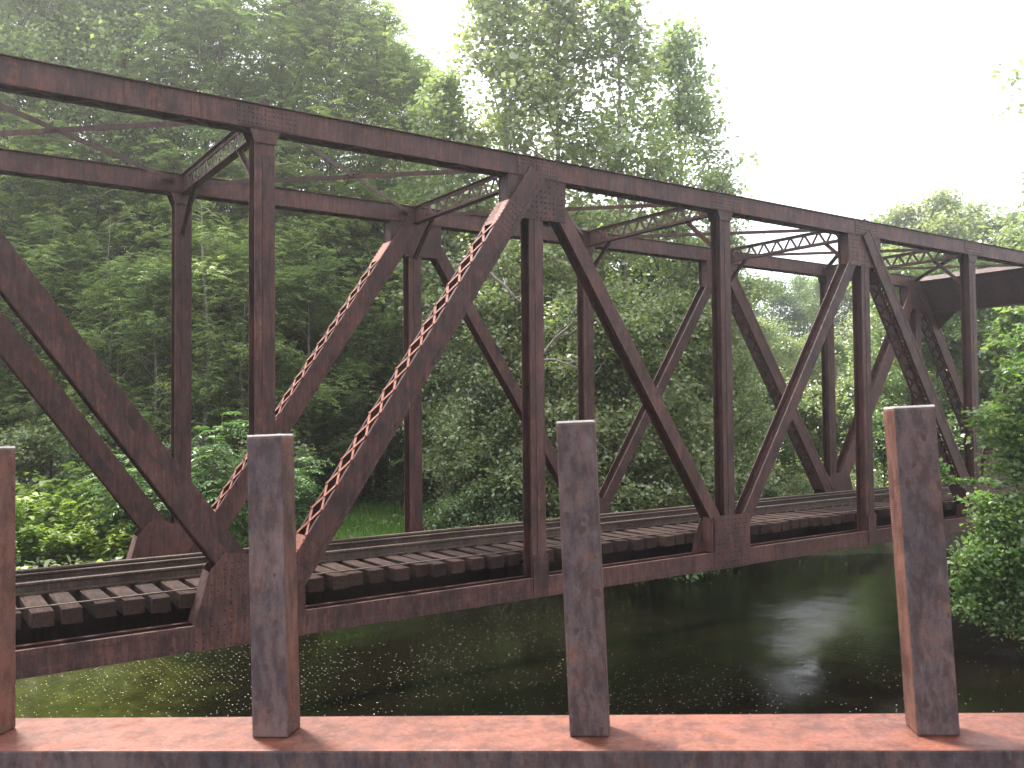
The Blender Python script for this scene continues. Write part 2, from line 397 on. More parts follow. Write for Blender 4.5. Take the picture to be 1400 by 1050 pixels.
def vertical(i, y0, near):
    mb = MB(); bottom = -.2 if i % 2 == 0 else -.44
    top = H - .475 if i % 2 == 0 else H - 1.30
    hsec(mb, (i*L, bottom if i % 2 else .30), (i*L, top if i % 2 == 0 else H - .9), y0, .40, .35)
    if near:
        for s in (-.165, -.03, .03, .165):
            z = .1
            while z < H - 1.4:
                mb.rivet((i*L + s, y0 + .24 - .175, z), (0, -1, 0), .013, .009); z += .19
    o = mb.build('vertical_post', M['steel'], bridge)
    # face plate: narrow strip on the near flange
    fp = MB(); fp.box(i*L - .045, i*L + .195, y0 + .24 - .187, y0 + .24 - .176, .5, (H - 1.4) if i % 2 else H - .95)
    fp.build('face_strip', M['steel'], o)
    if i % 2 == 0:
        cp = MB()
        zt = H - .475
        cp.prism([(i*L - .205, zt - .26), (i*L + .205, zt - .26), (i*L + .31, zt), (i*L - .31, zt)], y0 + .24 - .205, y0 + .24 - .190)
        cp.prism([(i*L - .205, zt - .26), (i*L + .205, zt - .26), (i*L + .31, zt), (i*L - .31, zt)], y0 + .24 + .190, y0 + .24 + .205)
        cp.box(i*L - .208, i*L + .208, y0 + .24 - .187, y0 + .24 + .187, zt - .012, zt - .002)
        cp.build('cap_plate', M['steel'], o)
    else:
        sp = MB()
        sp.box(i*L - .21, i*L + .21, y0 - .004, y0 + .016, -.44, .52)
        if near:
            for k in range(6):
                for s in (-.17, -.06, .06, .17): sp.rivet((i*L + s, y0 - .004, -.38 + k * .16), (0, -1, 0), .016, .012)
        sp.build('splice_plate', M['steel'], o)
    return o

def diag_h(p0, p1, y0, W, D=.38, ridge=0.0):
    mb = MB(); hsec(mb, p0, p1, y0, W, D)
    o = mb.build('diagonal', M['steel'], bridge)
    if ridge:
        a = Vector((p1[0] - p0[0], 0, p1[1] - p0[1])).normalized()
        r = MB()
        q0 = Vector((p0[0], y0 + .24, p0[1])); q1 = Vector((p1[0], y0 + .24, p1[1]))
        # strip on the near flange, offset to one side
        r.bar(q0 + a * .05, q1 - a * .05, (0, 1, 0), -D/2 - .007, ridge * W * .22, .012, W * .5)
        r.build('flange_strip', M['steel'], o)
    return o

def diag_laced(p0, p1, y0, near, bat0, bat1, name='diagonal', cover=False, wdt=.50):
    """two channels with lacing above and below; bat0/bat1 = batten distances from p0 and p1"""
    mb = MB(); P0 = Vector((p0[0], 0, p0[1])); P1 = Vector((p1[0], 0, p1[1]))
    a = (P1 - P0).normalized(); Lg = (P1 - P0).length
    ya, yb = y0 - .030, y0 + .512
    n = a.cross(Vector((0, 1, 0)))       # in-plane normal
    if n.z < 0: n = -n
    mb.bar(P0 + Vector((0, ya + .007, 0)), P1 + Vector((0, ya + .007, 0)), n, 0, 0, wdt, .014)
    mb.bar(P0 + Vector((0, yb - .007, 0)), P1 + Vector((0, yb - .007, 0)), n, 0, 0, wdt, .014)
    for s in (-1, 1):
        mb.bar(P0 + Vector((0, ya + .043, 0)), P1 + Vector((0, ya + .043, 0)), n, s * (wdt/2 - .0085), 0, .015, .056)
        mb.bar(P0 + Vector((0, yb - .043, 0)), P1 + Vector((0, yb - .043, 0)), n, s * (wdt/2 - .0085), 0, .015, .056)
        mb.bar(P0 + Vector((0, ya - .006, 0)), P1 + Vector((0, ya - .006, 0)), n, s * (wdt/2 - .05), 0, .09, .010)
    if near:
        k = .2
        while k < Lg - .2:
            q = P0 + a * k
            for s in (-1, 1):
                mb.rivet(q + n * s * (wdt/2 - .05) + Vector((0, ya - .011, 0)), (0, -1, 0), .014, .010)
            k += .20
        for e, cnt in ((bat0, 7), (Lg - bat1, -7)):
            for r in range(7):
                q = P0 + a * (e + (r * .13 if cnt < 0 else -r * .13))
                for s in (-.12, -.04, .04, .12):
                    mb.rivet(q + n * s + Vector((0, ya, 0)), (0, -1, 0), .016, .012)
    o = mb.build(name, M['steel'], bridge)
    ym = (ya + yb) / 2
    for s in (1, -1):
        lc = MB()
        off = n * s * (wdt/2 + .006)
        b0, b1 = bat0, Lg - bat1
        if cover and s > 0:
            lc.bar(P0 + a * .2 + off + Vector((0, ym, 0)), P1 - a * .2 + off + Vector((0, ym, 0)), n, 0, 0, .012, yb - ya + .02)
            lc.build('cover_plate', M['steel'], o); continue
        cnt = max(1, round((b1 - b0) / .56)); st = (b1 - b0) / cnt
        for k in range(cnt):
            q0 = P0 + a * (b0 + k * st); q1 = P0 + a * (b0 + (k + 1) * st)
            y_a, y_b = ya + .03, yb - .03
            lc.bar(q0 + off + Vector((0, y_a, 0)), q1 + off + Vector((0, y_b, 0)), n, 0, 0, .010, .072)
            lc.bar(q0 + off + n * s * .0105 + Vector((0, y_b, 0)), q1 + off + n * s * .0105 + Vector((0, y_a, 0)), n, 0, 0, .010, .072)
            for yy in (y_a, y_b): lc.rivet(q0 + off + n * s * .016 + Vector((0, yy, 0)), n * s, .024, .018)
            qm = (q0 + q1) / 2 + off + n * s * .0155 + Vector((0, ym, 0)); lc.rivet(qm, n * s, .02, .016)
        lc.build('lacing', M['lattice'] if s > 0 else M['steel'], o)  # upward side in the painted sunlit tone, underside in plain steel
        for (e0, e1) in ((b0 - .48, b0 - .005), (b1 + .005, b1 + .72)):
            bp = MB(); e0 = max(e0, .02); e1 = min(e1, Lg - .02)
            bp.bar(P0 + a * e0 + off + Vector((0, ym, 0)), P0 + a * e1 + off + Vector((0, ym, 0)), n, 0, 0, .012, yb - ya + .012)
            k = e0 + .06
            while k < e1:
                for yy in (ya + .035, yb - .035): bp.rivet(P0 + a * k + off + n * s * .006 + Vector((0, yy, 0)), n * s, .018, .014)
                k += .11
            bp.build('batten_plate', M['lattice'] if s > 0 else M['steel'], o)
    return o

def gusset(poly, y0, inner, near, rows, i):
    """pair of plates; inner=True sits inside the chord webs"""
    mb = MB()
    if inner: ya, yb = (y0 + .042, y0 + .056), (y0 + .424, y0 + .438)
    else: ya, yb = (y0 + .003, y0 + .016), (y0 + .464, y0 + .477)
    pl = [(i * L + x, z) for x, z in poly]
    if sum(pl[k][0]*pl[(k+1) % len(pl)][1] - pl[(k+1) % len(pl)][0]*pl[k][1] for k in range(len(pl))) < 0: pl.reverse()
    mb.prism(pl, *ya); mb.prism(pl, *yb)
    if near:
        xs = [q[0] for q in pl]; zs = [q[1] for q in pl]
        x = min(xs) + .07
        while x < max(xs) - .05:
            z = min(zs) + .06
            while z < max(zs) - .05:
                # inside test with margin
                ok = True
                for k in range(len(pl)):
                    (x1, z1), (x2, z2) = pl[k], pl[(k+1) % len(pl)]
                    d = ((x2-x1)*(z-z1) - (z2-z1)*(x-x1)) / max(1e-6, math.hypot(x2-x1, z2-z1))
                    if d < .045: ok = False; break
                if ok and random.random() < rows:
                    mb.rivet((x + random.uniform(-.006, .006), ya[0], z), (0, -1, 0), .021, .018)
                z += .125
            x += .125
    return mb

BOT = [(-1.34, -.05), (-1.30, -.47), (.78, -.47), (.78, .40), (.60, 1.05), (-.78, 1.27), (-1.04, .97)]
BOT2 = [(-.68, -.47), (.74, -.47), (.76, .95), (-.66, .97)]
TOP = [(-.80, 0), (-.78, -.96), (-.45, -1.0), (.86, -.98), (.88, 0)]

def truss(y0, near):
    chord_top(y0, near); chord_bottom(y0, near)
    for i in range(-1, 6): vertical(i, y0, near)
    for i in range(-2, 7):
        if i in (-2, 6):
            s = 1 if i == 6 else -1
            poly = [(s * x, z) for x, z in [(.5, -.47), (-1.2, -.47), (-1.2, 0), (-.9, .8), (-.3, 1.1), (.5, .4)]]
            mb = gusset(poly, y0, False, near, .0, i)
        elif i % 2 == 0:
            mb = gusset(BOT2 if i == 2 else (BOT if i < 2 else [(-x, z) for x, z in BOT]), y0, False, near, .62, i)
            # closing plates between the pair of plates
            if i == 2:
                mb.box(i*L - .70, i*L - .688, y0 + .03, y0 + .45, 0.004, .93)
                mb.prism([(i*L - 1.08, .004), (i*L - .70, .004), (i*L - .70, .9), (i*L - .98, .42)], y0 + .445, y0 + .458)
            else:
                s = 1 if i < 2 else -1
                mb.bar((i*L - s*1.31, y0 + .24, .004), (i*L - s*1.05, y0 + .24, .94), (0, 1, 0), 0, 0, .44, .014)
                mb.box(i*L + s*.764 - .006, i*L + s*.764 + .006, y0 + .018, y0 + .462, -.3, .42)
        else:
            pl = [((x if i < 3 else -x), H - .462 + z) for x, z in TOP]
            mb = gusset(pl, y0, True, near, .7, i)
            mb.box(i*L - .775, i*L - .763, y0 + .058, y0 + .42, H - 1.40, H - .49)
            mb.box(i*L + .84, i*L + .852, y0 + .058, y0 + .42, H - 1.40, H - .49)
        mb.build('gusset_plate', M['steel'], bridge)
    zt = H - .37
    diag_h((-L - .12, zt), (.08, .12), y0, .56, .40, -1)
    diag_laced((.14, .02), (L, zt), y0, near, 1.55, 1.75)
    diag_h((L + .2, zt), (2*L - .02, .12), y0, .36, .36)
    diag_h((2*L + .2, .12), (3*L + .05, zt), y0, .36, .36)
    diag_laced((3*L, zt), (4*L - .1, .02), y0, near, 1.75, 1.55)
    diag_h((4*L + .05, .12), (5*L - .1, zt), y0, .60, .40)
    diag_laced((5*L, zt), (6*L - .1, .02), y0, False, 1.3, 1.3, 'end_post', False, .56)
    diag_laced((-L, zt), (-2*L + .1, .02), y0, False, 1.3, 1.3, 'end_post', False, .56)

truss(0, True)
truss(WD, False)

# sway struts, knee braces
ya, yb = .47, WD + .01
for i in range(-1, 6):
    if i in (-1, 5): continue
    mb = MB(); x = i * L; zt, zb = H - .03, H - .50
    for z, s in ((zt, -1), (zb, 1)):
        mb.box(x - .10, x + .10, ya, yb, z - .008, z + .006)
        for sx in (-.016, .016):
            mb.box(x + sx - .006, x + sx + .006, ya + .003, yb - .003, min(z + s * .010, z + s * .09), max(z + s * .010, z + s * .09))
    o = mb.build('sway_strut', M['steel'], bridge)
    lc = MB(); n = 8; st = (yb - ya - .9) / n
    for k in range(n):
        y = ya + .45 + k * st
        lc.bar((x, y, zb + .02), (x, y + st/2, zt - .02), (1, 0, 0), 0, 0, .011, .085)
        lc.bar((x + .0125, y + st/2, zt - .02), (x + .0125, y + st, zb + .02), (1, 0, 0), 0, 0, .011, .085)
    lc.box(x - .007, x + .007, ya + .002, ya + .46, zb + .012, zt - .012); lc.box(x - .007, x + .007, yb - .46, yb - .002, zb + .012, zt - .012)
    lc.build('lacing', M['steel'], o)
    for s in (0, 1):
        k = MB()
        p0 = (x, (ya + 1.05) if s == 0 else (yb - 1.05), zb - .01); p1 = (x, (ya - .03) if s == 0 else (yb + .03), zb - 1.0)
        k.bar(p0, p1, (1, 0, 0), -.05, 0, .10, .012); k.bar(p0, p1, (1, 0, 0), -.006, .05, .012, .088)
        k.build('knee_brace', M['steel'], bridge)

# top lateral bracing: a crossing pair in each panel
for i in range(-1, 5):
    for s in (0, 1):
        x0, x1 = i * L + .25, (i + 1) * L - .25
        p0 = (x0, ya - .05 if s == 0 else yb + .05, H - .14 - s * .03); p1 = (x1, yb + .05 if s == 0 else ya - .05, H - .14 - s * .03)
        mb = MB()
        mb.bar(p0, p1, (0, 0, 1), 0, 0, .012, .11)
        mb.bar(p0, p1, (0, 0, 1), -.055, .049, .096, .012)
        mb.build('lateral_brace', M['steel'], bridge)

# portals in the plane of the end posts
for e, s in ((5, 1), (-1, -1)):
    P0 = Vector((e * L, 0, H - .10)); d = Vector((s * L, 0, -(H - .35))).normalized(); nrm = d.cross(Vector((0, 1, 0)))
    def P(t, y, o=0): q = P0 + d * t + nrm * o; return (q.x, y, q.z)
    mb = MB(); y0_, y1_ = .46, WD + .02
    def plate(t0, t1, ya_, yb_, o, th):
        q = [P(t0, ya_, o - th/2), P(t0, yb_, o - th/2), P(t1, yb_, o - th/2), P(t1, ya_, o - th/2),
             P(t0, ya_, o + th/2), P(t0, yb_, o + th/2), P(t1, yb_, o + th/2), P(t1, ya_, o + th/2)]
        mb.add(q, [(0,3,2,1),(4,5,6,7),(0,1,5,4),(1,2,6,5),(2,3,7,6),(3,0,4,7)])
    plate(.02, 1.75, y0_, y1_, 0, .016)
    plate(0, .018, y0_ + .002, y1_ - .002, 0, .42)
    plate(1.752, 1.77, y0_ + .002, y1_ - .002, 0, .26)
    for k in range(1, 5):
        yy = y0_ + k * (y1_ - y0_) / 5
        plate(.05, 1.72, yy - .006, yy + .006, .05, .084)
    o = mb.build('portal_girder', M['steel'], bridge)
    for yy, sg in ((y0_, 1), (y1_, -1)):
        kb = MB()
        for off in (-.006,):
            q = [P(1.774, yy, off), P(1.774, yy + sg * 1.25, off), P(2.75, yy, off), P(1.774, yy, off + .014), P(1.774, yy + sg * 1.25, off + .014), P(2.75, yy, off + .014)]
            kb.add(q, [(0,1,2),(5,4,3),(0,3,4,1),(1,4,5,2),(2,5,3,0)])
        kb.build('corner_plate', M['steel'], o)

# floor beams, stringers, bottom laterals
for i in range(-2, 7):
    mb = MB(); x = i * L
    mb.box(x - .008, x + .008, .47, WD + .01, -.42, .225)
    mb.box(x - .15, x + .15, .47, WD + .01, .227, .243); mb.box(x - .15, x + .15, .47, WD + .01, -.438, -.422)
    for k in range(1, 6): mb.box(x - .10, x + .10, .47 + k * .9, .482 + k * .9, -.42, .225)
    mb.build('floor_beam', M['steel_dark'], bridge)
for yy in (1.95, 4.0):
    mb = MB()
    for i in range(-2, 6):
        x0, x1 = i * L + .16, (i + 1) * L - .16
        mb.box(x0, x1, yy - .007, yy + .007, -.40, .228); mb.box(x0, x1, yy - .13, yy + .13, .23, .246); mb.box(x0, x1, yy - .13, yy + .13, -.418, -.402)
    mb.build('stringer', M['steel_dark'], bridge)

# ------------------------------------------------------------------ track
track = tag(empty('railway_track', (0, 2.95, .255)), 'single railway track of brown rails on weathered wooden ties across the truss bridge', 'railway track')
TZ = .255; YT = 2.95
def railprof(yc, z0, s=1.0):
    return [(yc - .075*s, z0), (yc + .075*s, z0), (yc + .075*s, z0 + .015*s), (yc + .012*s, z0 + .035*s), (yc + .012*s, z0 + .125*s), (yc + .037*s, z0 + .140*s),
            (yc + .037*s, z0 + .170*s), (yc + .028*s, z0 + .178*s), (yc - .028*s, z0 + .178*s), (yc - .037*s, z0 + .170*s), (yc - .037*s, z0 + .140*s), (yc - .012*s, z0 + .125*s), (yc - .012*s, z0 + .035*s), (yc - .075*s, z0 + .015*s)]
def rail(yc, s, name, x0=-24, x1=56):
    pr = railprof(yc - YT, .270, s); n = len(pr); vs = []; fs = []
    k = int((x1 - x0) / 2)
    for j in range(k + 1):
        x = x0 + (x1 - x0) * j / k; w = .006 * math.sin(x * 1.3) ; zz = .002 * math.sin(x * .9 + yc)
        vs += [(x, y + w, z + zz) for y, z in pr]
    for j in range(k):
        for i in range(n):
            i2 = (i + 1) % n
            fs.append((j*n + i, j*n + i2, (j+1)*n + i2, (j+1)*n + i))
    fs += [tuple(range(n))[::-1], tuple(range(k*n, k*n + n))]
    return new_obj(name, vs, fs, M['rail'], track)
rn = rail(2.15, 1.27, 'rail'); rf = rail(3.75, 1.27, 'rail')
rail(2.44, 1.0, 'guard_rail'); rail(3.46, 1.0, 'guard_rail')
# joint bars on the rails
for par, yc, xj in ((rn, 2.15, (-.2, 11.2, 23.0)), (rf, 3.75, (5.1, 17.0, 28.0))):
    for x in xj:
        jb = MB()
        jb.box(x - .38, x + .38, yc - YT - .044, yc - YT - .017, .318, .425)
        for b_ in (-.28, -.10, .10, .28): jb.rivet((x + b_, yc - YT - .044, .372), (0, -1, 0), .018, .02)
        jb.build('joint_bar', M['rail'], par)
def tie_mesh(w, ln, h, seed):
    r = random.Random(seed); j = lambda a: r.uniform(-a, a)
    mb = MB()
    b = .012
    ring = [(-w/2, 0), (w/2, 0), (w/2, h - b), (w/2 - b, h), (-w/2 + b, h), (-w/2, h - b)]
    ys = [-ln/2, -ln/2 + .02, -ln/4, 0, ln/4, ln/2 - .02, ln/2]
    vs = []
    for k, y in enumerate(ys):
        sh = .97 if k in (0, len(ys) - 1) else 1
        vs += [(x * sh + j(.008), y + j(.006), z * sh + j(.006)) for x, z in ring]
    n = len(ring); fs = []
    for k in range(len(ys) - 1):
        for i in range(n):
            i2 = (i + 1) % n; fs.append((k*n + i, (k+1)*n + i, (k+1)*n + i2, k*n + i2))
    fs += [tuple(range(n)), tuple(range((len(ys)-1)*n, len(ys)*n))[::-1]]
    me = bpy.data.meshes.new('tie'); me.from_pydata(vs, [], fs); me.update(); me.materials.append(M['wood'])
    return me
ties = [tie_mesh(.33 + .014 * (s % 3), 4.25, .265, s) for s in range(6)]
pitch = .49; cnt = 0
x = -6.2
rt = random.Random(3)
while x < 39.4 and cnt < 96:
    near_node = abs((x / L) - round(x / L)) * L
    o = bpy.data.objects.new('tie', ties[cnt % 6]); COL.objects.link(o); o.parent = track
    o.location = (x + rt.uniform(-.03, .03), rt.uniform(-.12, .07) - .34, rt.uniform(-.012, .004))
    o.rotation_euler = (0, 0, rt.uniform(-.028, .028))
    x += pitch; cnt += 1
st = MB()
x = -6.2 - pitch
while x > -23: st.box(x - .15, x + .15, -2.45, 1.8, .0, .264); x -= pitch
x = -6.2 + 96 * pitch
while x < 55: st.box(x - .15, x + .15, -1.4, 1.4, .0, .264); x += pitch
tag(st.build('tie', M['wood'], track), kind='stuff')
bar_ = MB(); bar_.box(-12, 38.5, -2.17, -2.10, .268, .280)
bar_.build('spacer_bar', M['rail'], track)
bar_ = MB(); bar_.box(-12, 38.5, 1.55, 1.62, .268, .280)
bar_.build('spacer_bar', M['rail'], track)
# spikes and tie plates under the near rail
tp = MB(); tp.box(-.09, .09, -.17, .17, -.0035, 0)
for q in (-.11, .11): tp.box(-.05, -.02, q - .02, q + .02, .0005, .04)
t0 = tp.build('tie_plate', M['rail'], track); t0.location = (-6.2, 2.15 - YT, .2695)
for k in range(1, 96):
    c_ = t0.copy(); COL.objects.link(c_); c_.parent = track; c_.location = (-6.2 + k * pitch, 2.15 - YT, .2695)
# loose planks beside the panel points
for k, (x0, yy, zz) in enumerate(((L - 1.05, .62, .30), (3*L - 1.2, .62, .30))):
    for j in range(3):
        pl = MB(); pl.box(x0, x0 + 1.35, yy + j * .31, yy + j * .31 + .28, zz + .02 * j, zz + .06 + .02 * j)
        o = pl.build('plank', M['wood']); tag(o, ['grey plank at the tie ends beside the middle tall near post', 'grey plank at the tie ends left of the farther near post'][k], 'plank', ['planks beside the middle post', 'planks beside the farther post'][k])

# ------------------------------------------------------------------ railing in the foreground
RO = Vector((-4.8969, -15.458, 3.2985))
ea, eb, eg = (math.radians(v) for v in (-41.6874, -1.5413, -2.1088))
RM = (Matrix.Rotation(ea, 3, 'Z') @ Matrix.Rotation(eb, 3, 'X') @ Matrix.Rotation(eg, 3, 'Y'))
railing = tag(empty('bridge_railing', RO), 'rust stained steel railing with short square posts on an orange topped beam', 'railing')
railing.rotation_euler = RM.to_euler()
def bevel_box(x0, x1, y0, y1, z0, z1, b, lean=0.0):
    import bmesh
    bm = bmesh.new(); bmesh.ops.create_cube(bm, size=1)
    for v in bm.verts:
        z = z0 + (v.co.z + .5) * (z1 - z0)
        v.co = Vector((x0 + (v.co.x + .5) * (x1 - x0), y0 + (v.co.y + .5) * (y1 - y0) + lean * (z - z0), z))
    bmesh.ops.bevel(bm, geom=bm.edges[:], offset=b, segments=2, affect='EDGES', profile=.6)
    vs = [tuple(v.co) for v in bm.verts]; fs = [tuple(v.index for v in f.verts) for f in bm.faces]; bm.free()
    return vs, fs
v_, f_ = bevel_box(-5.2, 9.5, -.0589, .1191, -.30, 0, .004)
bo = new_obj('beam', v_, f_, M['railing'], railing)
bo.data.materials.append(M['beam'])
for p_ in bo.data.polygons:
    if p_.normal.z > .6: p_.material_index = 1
PS = .536
for k in range(-9, 18):
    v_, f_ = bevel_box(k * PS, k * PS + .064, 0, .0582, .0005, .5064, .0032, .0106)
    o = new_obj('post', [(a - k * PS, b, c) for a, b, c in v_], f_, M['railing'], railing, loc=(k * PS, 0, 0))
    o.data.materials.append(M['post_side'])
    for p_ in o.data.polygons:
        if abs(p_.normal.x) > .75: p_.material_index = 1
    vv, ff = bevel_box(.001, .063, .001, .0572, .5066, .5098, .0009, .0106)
    c_ = new_obj('cap', [(a, b + .0054, c) for a, b, c in vv], ff, M['top_glint'], o)  # thin pale plate added as the bright highlight line on each post top
# the road bridge deck the viewer stands on
dk = MB()
dk.box(-5.2, 9.5, -7.5, -.25, -1.45, -1.10)
dk.box(-5.2, 9.5, -.25, .12, -1.45, -.95)
o = dk.build('road', M['asphalt']); o.location = RO; o.rotation_euler = (0, 0, ea); tag(o, kind='structure')
sb = MB()
for k in range(-9, 18, 4): sb.box(k * PS + .2, k * PS + .3, -.02, .08, -1.0, -.301)
sb.build('beam_support', M['railing'], railing)

# ------------------------------------------------------------------ terrain and water
def smooth(t): t = np.clip(t, 0, 1); return t * t * (3 - 2 * t)
def gz(X, Y):
    X = np.asarray(X, float); Y = np.asarray(Y, float)
    bank = np.where(X < 8, 14.0, np.where(X < 20, 14 + (X - 8) * .15, np.maximum(15.8 - (X - 20) * .5, 6)))
    s = Y - bank
    far = -4.3 + 2.6 * smooth((s + .8) / 3.2) + .035 * np.clip(s - 3, 0, 30) + .16 * np.clip(s - 20, 0, 200)
    xr = np.where(Y >= 3, 37.0, np.maximum(24.5, 37.0 - (3 - Y) * 2.6))
    r = X - xr
    right = -4.3 + 3.6 * smooth((r + 1) / 4.5) + .03 * np.clip(r, 0, 40)
    l = -16 - X - .05 * np.abs(Y)
    left = -4.3 + 4.2 * smooth((l + 1) / 5)
    return np.maximum(np.maximum(far, right), left)
def grid(name, x0, x1, y0, y1, nx, ny, fz, mat):
    xs = np.linspace(x0, x1, nx); ys = np.linspace(y0, y1, ny)
    XX, YY = np.meshgrid(xs, ys); ZZ = fz(XX, YY)
    vs = np.stack([XX.ravel(), YY.ravel(), ZZ.ravel()], 1)
    fs = [(j*nx+i, j*nx+i+1, (j+1)*nx+i+1, (j+1)*nx+i) for j in range(ny-1) for i in range(nx-1)]
    return new_obj(name, vs.tolist(), fs, mat, smooth=True)
def ground_z(X, Y):
    bump = .12 * np.sin(X * 1.3 + Y * .7) * np.sin(Y * 1.1 - X * .4) + .25 * np.sin(X * .31) * np.sin(Y * .27 + 1)
    return gz(X, Y) + bump * .6
gr = grid('ground', -140, 260, -70, 260, 260, 230, ground_z, M['ground']); tag(gr, kind='structure')
wt = new_obj('river', [(-60, -60, 0), (90, -60, 0), (90, 70, 0), (-60, 70, 0)], [(0, 1, 2, 3)], M['water'], loc=(0, 0, WATER)); tag(wt, kind='structure')

# stone abutment under the right end
ab = MB()
zc = -4.2; rr = random.Random(5); row = 0
while zc < -.62:
    h_ = .58; xx0 = 36.6
    y = -1.2 + (.35 if row % 2 else 0)
    while y < 7.4:
        w_ = rr.uniform(.9, 1.5); y2 = min(y + w_, 7.6)
        ab.box(xx0 + rr.uniform(-.03, .05), 40.5, y + .006, y2 - .006, zc + .006, min(zc + h_, -.6) - .006); y = y2
    zc += h_; row += 1
ab.box(36.75, 40.4, -1.1, 7.5, -4.2, -.62)
ab.box(38.9, 40.6, -1.3, 7.7, -.598, .22)
tag(ab.build('abutment', M['stone']), 'mossy grey stone abutment under the right end of the truss bridge', 'abutment')
# ------------------------------------------------------------------ vegetation
fwd = np.array([math.sin(YAW) * math.cos(PITCH), math.cos(YAW) * math.cos(PITCH), math.sin(PITCH)])
rgt = np.array([math.cos(YAW), -math.sin(YAW), 0.0]); upv = np.cross(rgt, fwd)
C0 = np.array(CAM)
def pix(px, py, D):
    """world point seen at photo position px, py at depth D (layout aid: fixed distances on the ground plan)"""
    return C0 + D * (fwd + rgt * (px - 700) / 1214.4 - upv * (py - 525) / 1214.4)
def spot(px, D):
    p = pix(px, 563, D); return float(p[0]), float(p[1]), float(ground_z(p[0], p[1])) - .12

def unit(v): return v / np.maximum(np.linalg.norm(v, axis=-1, keepdims=True), 1e-9)
def mesh_from_polys(name, P, tone, mat):
    """P: (n, k, 3) leaf outlines, one face each"""
    n, k = P.shape[:2]
    me = bpy.data.meshes.new(name)
    me.vertices.add(n * k); me.vertices.foreach_set('co', P.reshape(-1).astype(np.float32))
    me.loops.add(n * k); me.loops.foreach_set('vertex_index', np.arange(n * k, dtype=np.int32))
    me.polygons.add(n); me.polygons.foreach_set('loop_start', np.arange(0, n * k, k, dtype=np.int32))
    me.polygons.foreach_set('loop_total', np.full(n, k, dtype=np.int32))
    at = me.attributes.new('tone', 'FLOAT', 'FACE'); at.data.foreach_set('value', tone.astype(np.float32))
    me.update(calc_edges=True); me.materials.append(mat)
    return me
DIAMOND = np.array([(0, 0, 0), (.42, .5, .06), (1, 0, -.05), (.42, -.5, .06)])
HEART = np.array([(0, 0, 0), (.05, .38, .05), (.35, .5, .07), (1, 0, -.12), (.35, -.5, .07), (.05, -.38, .05)])
MAPLE = np.array([(0, 0, 0), (.08, .34, .02), (.26, .24, .04), (.40, .58, .0), (.58, .26, .05), (1, 0, -.08), (.58, -.26, .05), (.40, -.58, 0), (.26, -.24, .04), (.08, -.34, .02)])
OVAL = np.array([(0, 0, 0), (.22, .40, .04), (.62, .42, .05), (1, 0, -.08), (.62, -.42, .05), (.22, -.40, .04)])
def leaves(rng, pos, axis, nrm, ln, wd, shape=DIAMOND):
    a = unit(axis); n = unit(nrm - a * (nrm * a).sum(1, keepdims=True)); s = np.cross(n, a)
    S = shape[None]
    return pos[:, None] + a[:, None] * (S[..., 0:1] * ln[:, None, None]) + s[:, None] * (S[..., 1:2] * wd[:, None, None]) + n[:, None] * (S[..., 2:3] * ln[:, None, None])

def scatter_leaves(rng, anchors, per, sig, ln, wd, shape=DIAMOND, flat=.6, tilt=.75, tone_by=None):
    A = np.repeat(anchors, per, 0); n = len(A)
    pos = A + rng.normal(0, 1, (n, 3)) * np.array([sig, sig, sig * flat])
    ax = rng.normal(0, 1, (n, 3)) * np.array([1, 1, .45]); ax[:, 2] -= .25
    nr = rng.normal(0, tilt, (n, 3)) + np.array([0, 0, 1.0])
    l = ln * rng.uniform(.6, 1.25, n)
    tone = np.clip(np.repeat(rng.uniform(0, 1, len(anchors)), per) * .55 + rng.uniform(0, 1, n) * .45, 0, 1)
    return leaves(rng, pos, ax, nr, l, l * wd / ln, shape), tone

def fronds(rng, base, d, length, pairs, lw, llen, droop=.35):
    """pinnate leaves: base (n,3), direction d (n,3)"""
    n = len(base); d = unit(d); up = np.array([0, 0, 1.0])
    side = unit(np.cross(d, up + 0 * d)); out = []; tones = []
    tn = rng.uniform(0, 1, n)
    for k in range(pairs):
        t = (k + 1.0) / pairs
        p = base + d * (length * t)[:, None]; p[:, 2] -= droop * length * t * t
        dd = d.copy(); dd[:, 2] -= 2 * droop * t; dd = unit(dd)
        for s in (-1, 1):
            ax = side * s + dd * .45 + rng.normal(0, .12, (n, 3))
            ax[:, 2] -= .15
            nr = up + rng.normal(0, .25, (n, 3))
            l = llen * length * (1.1 - .45 * abs(t - .45)) * rng.uniform(.85, 1.1, n)
            out.append(leaves(rng, p, ax, nr, l, l * lw)); tones.append(np.clip(tn * .7 + rng.uniform(0, .3, n), 0, 1))
    return np.concatenate(out), np.concatenate(tones)

